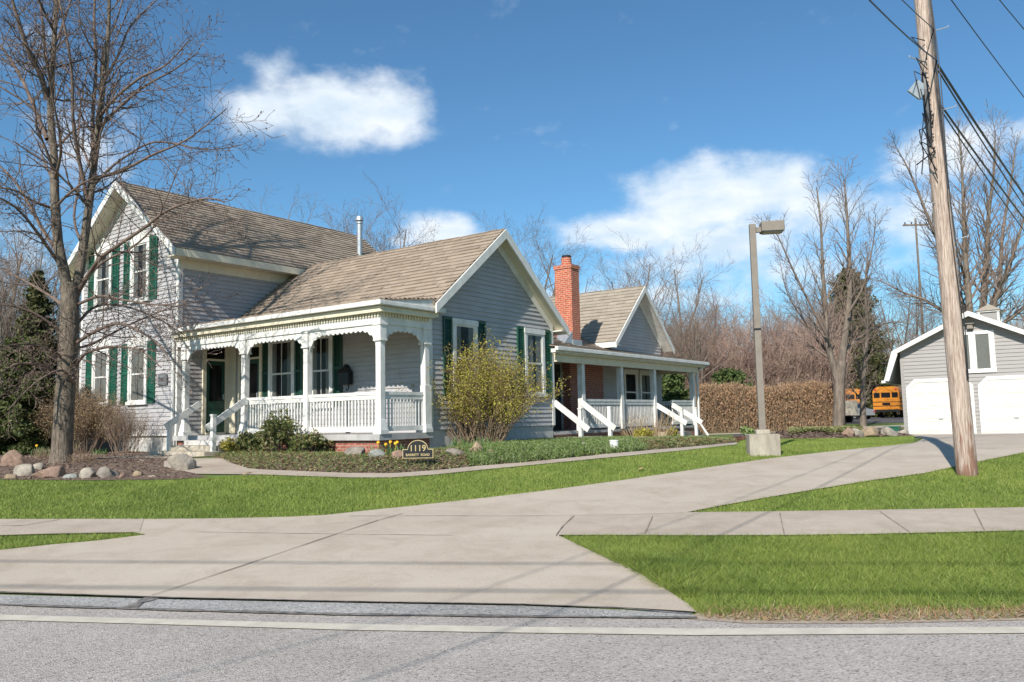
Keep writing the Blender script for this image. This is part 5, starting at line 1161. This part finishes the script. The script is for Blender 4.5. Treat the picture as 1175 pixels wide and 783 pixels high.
traced('spreading_tree',tb4,52,'large vase shaped bare tree behind the garage and the utility pole',[
 ([(1118,490),(1117,430),(1116,390)],20,14,0,1,True),
 ([(1116,400),(1112,350),(1108,300),(1106,250),(1104,200),(1100,150)],9,1.2,40,6.4,True),
 ([(1117,395),(1128,350),(1132,300),(1134,250),(1140,200),(1142,150)],9,1.2,40,6.4,True),
 ([(1116,395),(1100,350,-1),(1085,300,-2),(1065,250,-2.6),(1045,200,-3),(1030,172,-3.3)],6.5,.9,32,5.6,False),
 ([(1116,390),(1092,365,1),(1062,345,2),(1035,335,2.6),(1010,322,3)],5.5,.9,28,5,False),
 ([(1116,400),(1140,350,-1),(1160,300,-2),(1175,250,-2.6),(1190,200,-3)],6.5,.9,32,5.6,False),
 ([(1117,395),(1145,330,1),(1150,270,2),(1160,210,2.6),(1165,165,3)],6.5,.9,32,5.6,False),
 ([(1116,380),(1095,320,2),(1080,260,3),(1075,210,3.4),(1070,165,3.8)],6,.9,30,5.6,False),
 ([(1118,390),(1160,365,1),(1195,335,2),(1230,300,2.6)],6,.9,30,5.6,False)],123,dict(PT,rmin=.011,n=[10,14,10,6],rr=[.24,.42,.6,.7]))
# far wood: one countless mass of thin stems and twigs
def wood_mass(seed,n,rows,label,zr,cm,name='far_wood'):
    rg=np.random.default_rng(seed); wd=Wood()
    for i in range(n):
        px=rg.uniform(*rows[0]); Y=rg.uniform(*rows[1]); Y=max(Y,97+2*(px%3)) if 965<px<1130 else Y; b=np.array(gd(px,Y)); h=rg.uniform(*zr); d=unit(rg.normal(0,.10,3)+[0,0,1]); r=.015+.005*h
        P_=[b]; 
        for q in range(6): d=unit(d+rg.normal(0,.07,3)+[0,0,.03]); P_.append(P_[-1]+d*h/6)
        P_=np.array(P_); rr=np.linspace(r,.010,7); wd.tube(P_,rr,3)
        for c in range(22):
            f=rg.uniform(.15,6); j=min(int(f),5); q=P_[j]+(P_[j+1]-P_[j])*(f-j); dd=unit(unit(P_[j+1]-P_[j])+rg.normal(0,.7,3)); L=h*rg.uniform(.12,.30); m_=q+dd*L*.5+rg.normal(0,.05*L,3); e_=q+dd*L+[0,0,.08*L]
            wd.tube(np.array([q,m_,e_]),[.018,.013,.009],3)
            for s_ in range(6):
                g_=rg.uniform(.2,1); q2=q+(e_-q)*g_; d2=unit(dd+rg.normal(0,.6,3)); wd.tube(np.array([q2,q2+d2*L*.45]),[.010,.007],3)
    o=wd.mesh(name,M[cm],None,False); tag(o,label,'woods',kind='stuff'); return o
wood_mass(201,620,((560,1420),(66,100)),'dense leafless pinkish brown woods along the horizon behind the house and hedge',(6.0,10.5),'twig_red')
wood_mass(202,420,((730,965),(54,66)),'thicket of bare brown stems behind the hedge and the garage',(3.5,7.0),'twig_red','brush_thicket')
wood_mass(203,230,((-260,130),(42,70)),'leafless woods behind the evergreens at the left edge',(5,11),'twig_far')
# backing hill of woodland beyond
mb=MB(); n=160; r_=random.Random(8)
for (Yb,zt,amp) in ((118,7.2,1.1),):
    prev=None
    for i in range(n+1):
        a=-1.35+2.7*i/n; rad=Yb; x=math.sin(a)*rad*1.3; y=math.cos(a)*rad; z=zt+amp*math.sin(i*.37)+amp*.6*math.sin(i*1.1+2)+r_.uniform(-.5,.5)
        cur=[(x,y,.5),(x*1.002,y*1.002,.5+(z-.5)*.7),(x*1.05,y*1.05,z),(x*1.5,y*1.5,z*1.3),(x*2.6,y*2.6,2)]
        if prev: 
            for a_,b_,c_,d_ in zip(prev,cur,cur[1:],prev[1:]): mb.add([a_,b_,c_,d_],[(0,1,2,3)])
        prev=cur
o=mb.build('hills',M['farhill']); o['kind']='structure'
# ---- small things around
o=empty('white_bucket',g(705,519)+Vector((0,0,.0)),0,'small white plastic bucket at the edge of the ground cover by the garden path','bucket')
mb=MB(); mb.tube([(0,0,0),(0,0,.24)],[.085,.10],20); mb.build('body',M['white'],o); mb=MB(); mb.tube([(0,0,.235),(0,0,.255)],.108,20); mb.build('rim',M['white'],o)
o=empty('green_bin',gd(1023.5,33.6),R(-35),'low dark green plastic bin at the left corner of the garage','bin')
mb=MB(); mb.box(-.24,.24,-.2,.2,0,.32,-.03); mb.build('body',M['bin'],o,bevel=.015); mb=MB(); mb.box(-.29,.29,-.25,.25,.30,.35); mb.build('rim',M['bin'],o,bevel=.01)
mb=MB(); mb.box(-.06,.06,-.232,-.222,.12,.2); mb.build('handle',M['white'],o)
o=empty('dry_leaf',g(737,542)+Vector((0,0,.05)),.4,'single dry tan leaf lying on the lawn beside the driveway','leaf')
mb=MB(); mb.add([(-.09,0,0),(-.03,.03,.02),(0,.09,.01),(.03,.03,.03),(.1,.02,0),(.04,-.02,.02),(.05,-.08,.0),(0,-.03,.03),(-.06,-.07,.01)],[(0,1,7,8),(1,2,3,7),(3,4,5,7),(5,6,7)]); mb.build('blade',M['leaftan'],o)
# yellow school buses
def bus():
    e=empty('school_bus',(0,0,0),0,'x','bus','yellow buses parked beyond the garage')
    mb=MB(); w,l=1.22,9.5; prof=[(-w,.75),(w,.75),(w,2.55),(w-.12,2.92),(w-.5,3.08),(-w+.5,3.08),(-w+.12,2.92),(-w,2.55)]
    mb.prism([(x,0,z) for x,z in prof],(0,l,0)); mb.build('body',M['orange'],e)
    mb=MB()
    for z in (1.15,1.55,1.92):
        mb.box(-w-.02,-w-.002,.1,l-.1,z,z+.06); mb.box(w+.002,w+.02,.1,l-.1,z,z+.06)
        if z<1.9: mb.box(-w,w,-.02,-.002,z,z+.06)
    mb.build('black_stripes',M['blackm'],e)
    for (x0,x1) in ((-1.1,-.55),(-.42,.42),(.55,1.1)):
        mb=MB(); mb.box(x0,x1,-.025,-.003,2.0,2.5); mb.build('rear_window',M['glass'],e)
    mb=MB(); mb.box(-.46,.46,-.018,-.003,.95,2.55); dd=mb.build('rear_door',M['orange'],e); mb=MB(); mb.box(-.36,.36,-.03,-.02,1.25,1.5); mb.build('pane',M['glass'],dd)
    for i in range(9):
        for s in (-1,1):
            mb=MB(); y=.35+i*1.0; mb.box(*sorted((s*(w+.003),s*(w+.022))),y,y+.8,2.02,2.5); mb.build('side_window',M['glass'],e)
    mb=MB(); mb.box(-w,w,-.15,-.002,.6,.85); mb.build('bumper',M['blackm'],e)
    for x in (-.95,.95):
        mb=MB(); mb.tube([(x,-.03,2.78),(x,-.002,2.78)],.10,14); mb.build('warning_light',M['redins'],e)
        for y in (2.2,7.6):
            q=MB(); q.tube([(x-.14,y,.48),(x+.14,y,.48)],.48,22); wv=q.build('wheel',M['tyre'],e); q=MB(); q.tube([(x-.15,y,.48),(x+.15,y,.48)],.22,16); q.build('rim',M['silver'],wv)
    return e
b1=bus(); b1.location=gd(1018,80); b1.rotation_euler=(0,0,R(-38)); b1['label']='yellow school bus beyond the garage corner, its back windows clearly visible'
b2=copy_tree(b1); b2.location=gd(977,86); b2.rotation_euler=(0,0,R(-21)); b2['label']='yellow school bus mostly hidden behind the tree trunks left of the other bus'
b3=copy_tree(b1); b3.location=gd(1072,78); b3.rotation_euler=(0,0,R(-46)); b3['label']='yellow school bus almost wholly hidden behind the garage'
# parked car and trailer glimpsed between the trunks
o=empty('parked_car',gd(997,72),R(25),'small silver car seen between the tree trunks left of the yellow bus','car')
mb=MB(); mb.prism([(-.8,0,.35),(-.8,0,.85),(-.72,.9,1.0),(-.62,1.5,1.42),(-.62,3.0,1.42),(-.75,3.7,1.0),(-.8,4.2,.9),(-.8,4.2,.35)][::1],(1.6,0,0)); mb.build('body',M['silver'],o,bevel=.04)
mb=MB(); mb.prism([(-.64,.93,1.03),(-.56,1.47,1.38),(-.56,1.46,1.395),(-.64,.90,1.04)],(1.28,0,0)); mb.box(-.815,-.79,1.3,3.2,1.02,1.32); mb.build('window',M['glass'],o)
for x in (-.72,.72):
    for y in (.8,3.4):
        q=MB(); q.tube([(x-.1,y,.32),(x+.1,y,.32)],.32,18); wv=q.build('wheel',M['tyre'],o); q=MB(); q.tube([(x-.11,y,.32),(x+.11,y,.32)],.18,14); q.build('rim',M['silver'],wv)
    q=MB(); q.box(x-.12,x+.12,-.02,.02,.62,.76); q.build('tail_light',M['redins'],o)
o=empty('white_trailer',gd(973,54),R(10),'pale box trailer half hidden behind the base of the twin trunked tree','trailer')
mb=MB(); mb.box(-.75,.75,0,2.4,.5,1.5); mb.build('box',M['block'],o,bevel=.03)
for x in (-.9,.9): q=MB(); q.tube([(x-.08,1.3,.33),(x+.08,1.3,.33)],.33,18); q.build('wheel',M['tyre'],o)
mb=MB(); mb.tube([(0,0,.5),(0,-1.1,.45)],.04,6); mb.build('tow_bar',M['blackm'],o)
# distant utility pole with a crossarm
o=empty('distant_utility_pole',gd(1066,75),0,'distant wooden utility pole with a crossarm, seen through bare branches left of the leaning pole','utility pole')
mb=MB(); mb.tube([(0,0,0),(0,0,18.6)],[.12,.09],8); mb.build('pole',M['bark_far'],o); mb=MB(); mb.box(-1.2,1.2,-.06,.06,17.9,18.05); ca=mb.build('crossarm',M['bark_far'],o)
for x in (-1.0,-.4,.4,1.0): mb=MB(); mb.tube([(x,0,18.05),(x,0,18.25)],.06,8); mb.build('insulator',M['blackm'],ca)
# ------------------------------------------------------------------ camera, light, sky
cam=bpy.data.cameras.new('camera'); co=bpy.data.objects.new('camera',cam); COL.objects.link(co); SC.camera=co
cam.sensor_width=36; cam.lens=36*F/W; cam.clip_end=8000; cam.clip_start=.1
co.matrix_world=Matrix(((rt[0],up[0],-fw[0],0),(rt[1],up[1],-fw[1],0),(rt[2],up[2],-fw[2],EYE),(0,0,0,1)))
SAZ,SEL=R(24.3),R(35.5)
dv=Vector((math.sin(SAZ)*math.cos(SEL),math.cos(SAZ)*math.cos(SEL),-math.sin(SEL)))
sl=bpy.data.lights.new('sun','SUN'); sl.energy=5.0; sl.angle=R(.53); sl.color=(1,.935,.84); so=bpy.data.objects.new('sun',sl); COL.objects.link(so); so.rotation_euler=dv.to_track_quat('-Z','Y').to_euler(); so.location=(0,-10,30)
wd=bpy.data.worlds.new('World'); SC.world=wd; wd.use_nodes=True; N=wd.node_tree.nodes; L=wd.node_tree.links; bg=N['Background']
sky=N.new('ShaderNodeTexSky'); sky.sky_type='NISHITA'; sky.sun_disc=False; sky.sun_elevation=SEL; sky.sun_rotation=SAZ+math.pi; sky.air_density=1.0; sky.dust_density=.6; sky.ozone_density=2.2; sky.altitude=200
tc=N.new('ShaderNodeTexCoord'); nm=N.new('ShaderNodeVectorMath'); nm.operation='NORMALIZE'; L.new(tc.outputs['Generated'],nm.inputs[0])
sp=N.new('ShaderNodeSeparateXYZ'); L.new(nm.outputs[0],sp.inputs[0])
az=mathn(N,L,'ARCTAN2',sp.outputs[0],sp.outputs[1]); el=mathn(N,L,'ARCSINE',sp.outputs[2])
def dirs_(px,py):
    d=ray(px,py); d=d/np.linalg.norm(d); return math.atan2(d[0],d[1]),math.asin(d[2])
def nz(scale,det,off=0,st=(1,1,1.6),rough=.55,dist=0):
    mp=N.new('ShaderNodeMapping'); mp.inputs['Scale'].default_value=st; mp.inputs['Location'].default_value=(off,off*.7,off*.3); L.new(nm.outputs[0],mp.inputs[0])
    n=N.new('ShaderNodeTexNoise'); n.inputs['Scale'].default_value=scale; n.inputs['Detail'].default_value=det; n.inputs['Roughness'].default_value=rough; n.inputs['Distortion'].default_value=dist; L.new(mp.outputs[0],n.inputs['Vector']); return n.outputs['Fac']
n1=nz(11,12,3.1,rough=.6); n2=nz(26,8,7.7); n3=nz(5,8,1.3)
CL=[ # px,py,rx,ry,weight, base flat
 (395,125,120,56,1.5,0),(315,80,62,32,.75,0),(305,125,72,48,1.2,0),(420,60,40,14,.3,0),(450,135,62,42,1.3,0),
 (800,228,105,58,1.5,0),(880,215,90,48,1.4,0),(720,268,90,32,1.4,0),(840,275,150,45,1.2,0),(960,240,95,55,1.0,0),(760,300,120,35,.7,0),(900,310,150,38,.85,0),(700,300,60,25,.6,0),
 (505,265,62,27,1.4,0),(470,275,40,18,.8,0),(600,315,70,40,.55,0),
 (1075,180,105,42,1.3,0),(1020,200,60,40,.7,0),(1180,150,80,30,.6,0),(1040,250,100,60,.95,0),
 (95,170,95,110,.6,0),(60,60,70,60,.35,0),(20,300,80,80,.7,0),(700,345,300,28,.6,0)]
dens=None; 
for px,py,rx,ry,w,_ in CL:
    a0,e0=dirs_(px,py); a1,_e=dirs_(px+rx,py); _a,e1=dirs_(px,py-ry); ra=abs(a1-a0); re=abs(e1-e0)
    dx=mathn(N,L,'DIVIDE',mathn(N,L,'SUBTRACT',az,a0),ra); dy=mathn(N,L,'DIVIDE',mathn(N,L,'SUBTRACT',el,e0),re)
    r2=mathn(N,L,'SQRT',mathn(N,L,'ADD',mathn(N,L,'MULTIPLY',dx,dx),mathn(N,L,'MULTIPLY',dy,dy)))
    v=mathn(N,L,'MULTIPLY',mathn(N,L,'MAXIMUM',mathn(N,L,'SUBTRACT',1.25,r2),0.),w)
    dens=v if dens is None else mathn(N,L,'SMOOTH_MAX',dens,v,.25)
k=mathn(N,L,'MULTIPLY_ADD',mathn(N,L,'SUBTRACT',n1,.5),1.7,dens)
k=mathn(N,L,'MULTIPLY_ADD',mathn(N,L,'SUBTRACT',n2,.5),.85,k)
mr=N.new('ShaderNodeMapRange'); mr.interpolation_type='SMOOTHSTEP'; mr.inputs[1].default_value=.30; mr.inputs[2].default_value=1.35; L.new(k,mr.inputs[0])
gate=mathn(N,L,'GREATER_THAN',dens,.03)
mask=mathn(N,L,'MULTIPLY',mathn(N,L,'MULTIPLY',mr.outputs[0],.93),mathn(N,L,'MINIMUM',mathn(N,L,'MULTIPLY',dens,6),1))
# cloud brightness: thick centres slightly grey, thin edges white
cr=N.new('ShaderNodeValToRGB'); cr.color_ramp.elements[0].color=(8.9,9.3,9.7,1); cr.color_ramp.elements[1].color=(6.0,7.3,8.5,1); cr.color_ramp.elements[0].position=.25; cr.color_ramp.elements[1].position=.80
sh1=mathn(N,L,'MULTIPLY_ADD',mathn(N,L,'SUBTRACT',nz(13,8,5.5,(1,1,2.2)),.5),1.7,mathn(N,L,'MULTIPLY_ADD',dens,.28,.18)); L.new(sh1,cr.inputs[0])
tint=N.new('ShaderNodeMix'); tint.data_type='RGBA'; tint.blend_type='MULTIPLY'; tint.inputs[0].default_value=1; tint.inputs[7].default_value=(.70,1.07,1.22,1); L.new(sky.outputs[0],tint.inputs[6])
mx=N.new('ShaderNodeMix'); mx.data_type='RGBA'; L.new(mask,mx.inputs[0]); L.new(tint.outputs[2],mx.inputs[6]); L.new(cr.outputs[0],mx.inputs[7]); L.new(mx.outputs[2],bg.inputs['Color'])
bg.inputs['Strength'].default_value=.086
SC.view_settings.view_transform='Standard'; SC.view_settings.look='None'; SC.view_settings.exposure=0.42; SC.view_settings.gamma=1
SC.cycles.max_bounces=6; SC.cycles.transparent_max_bounces=12
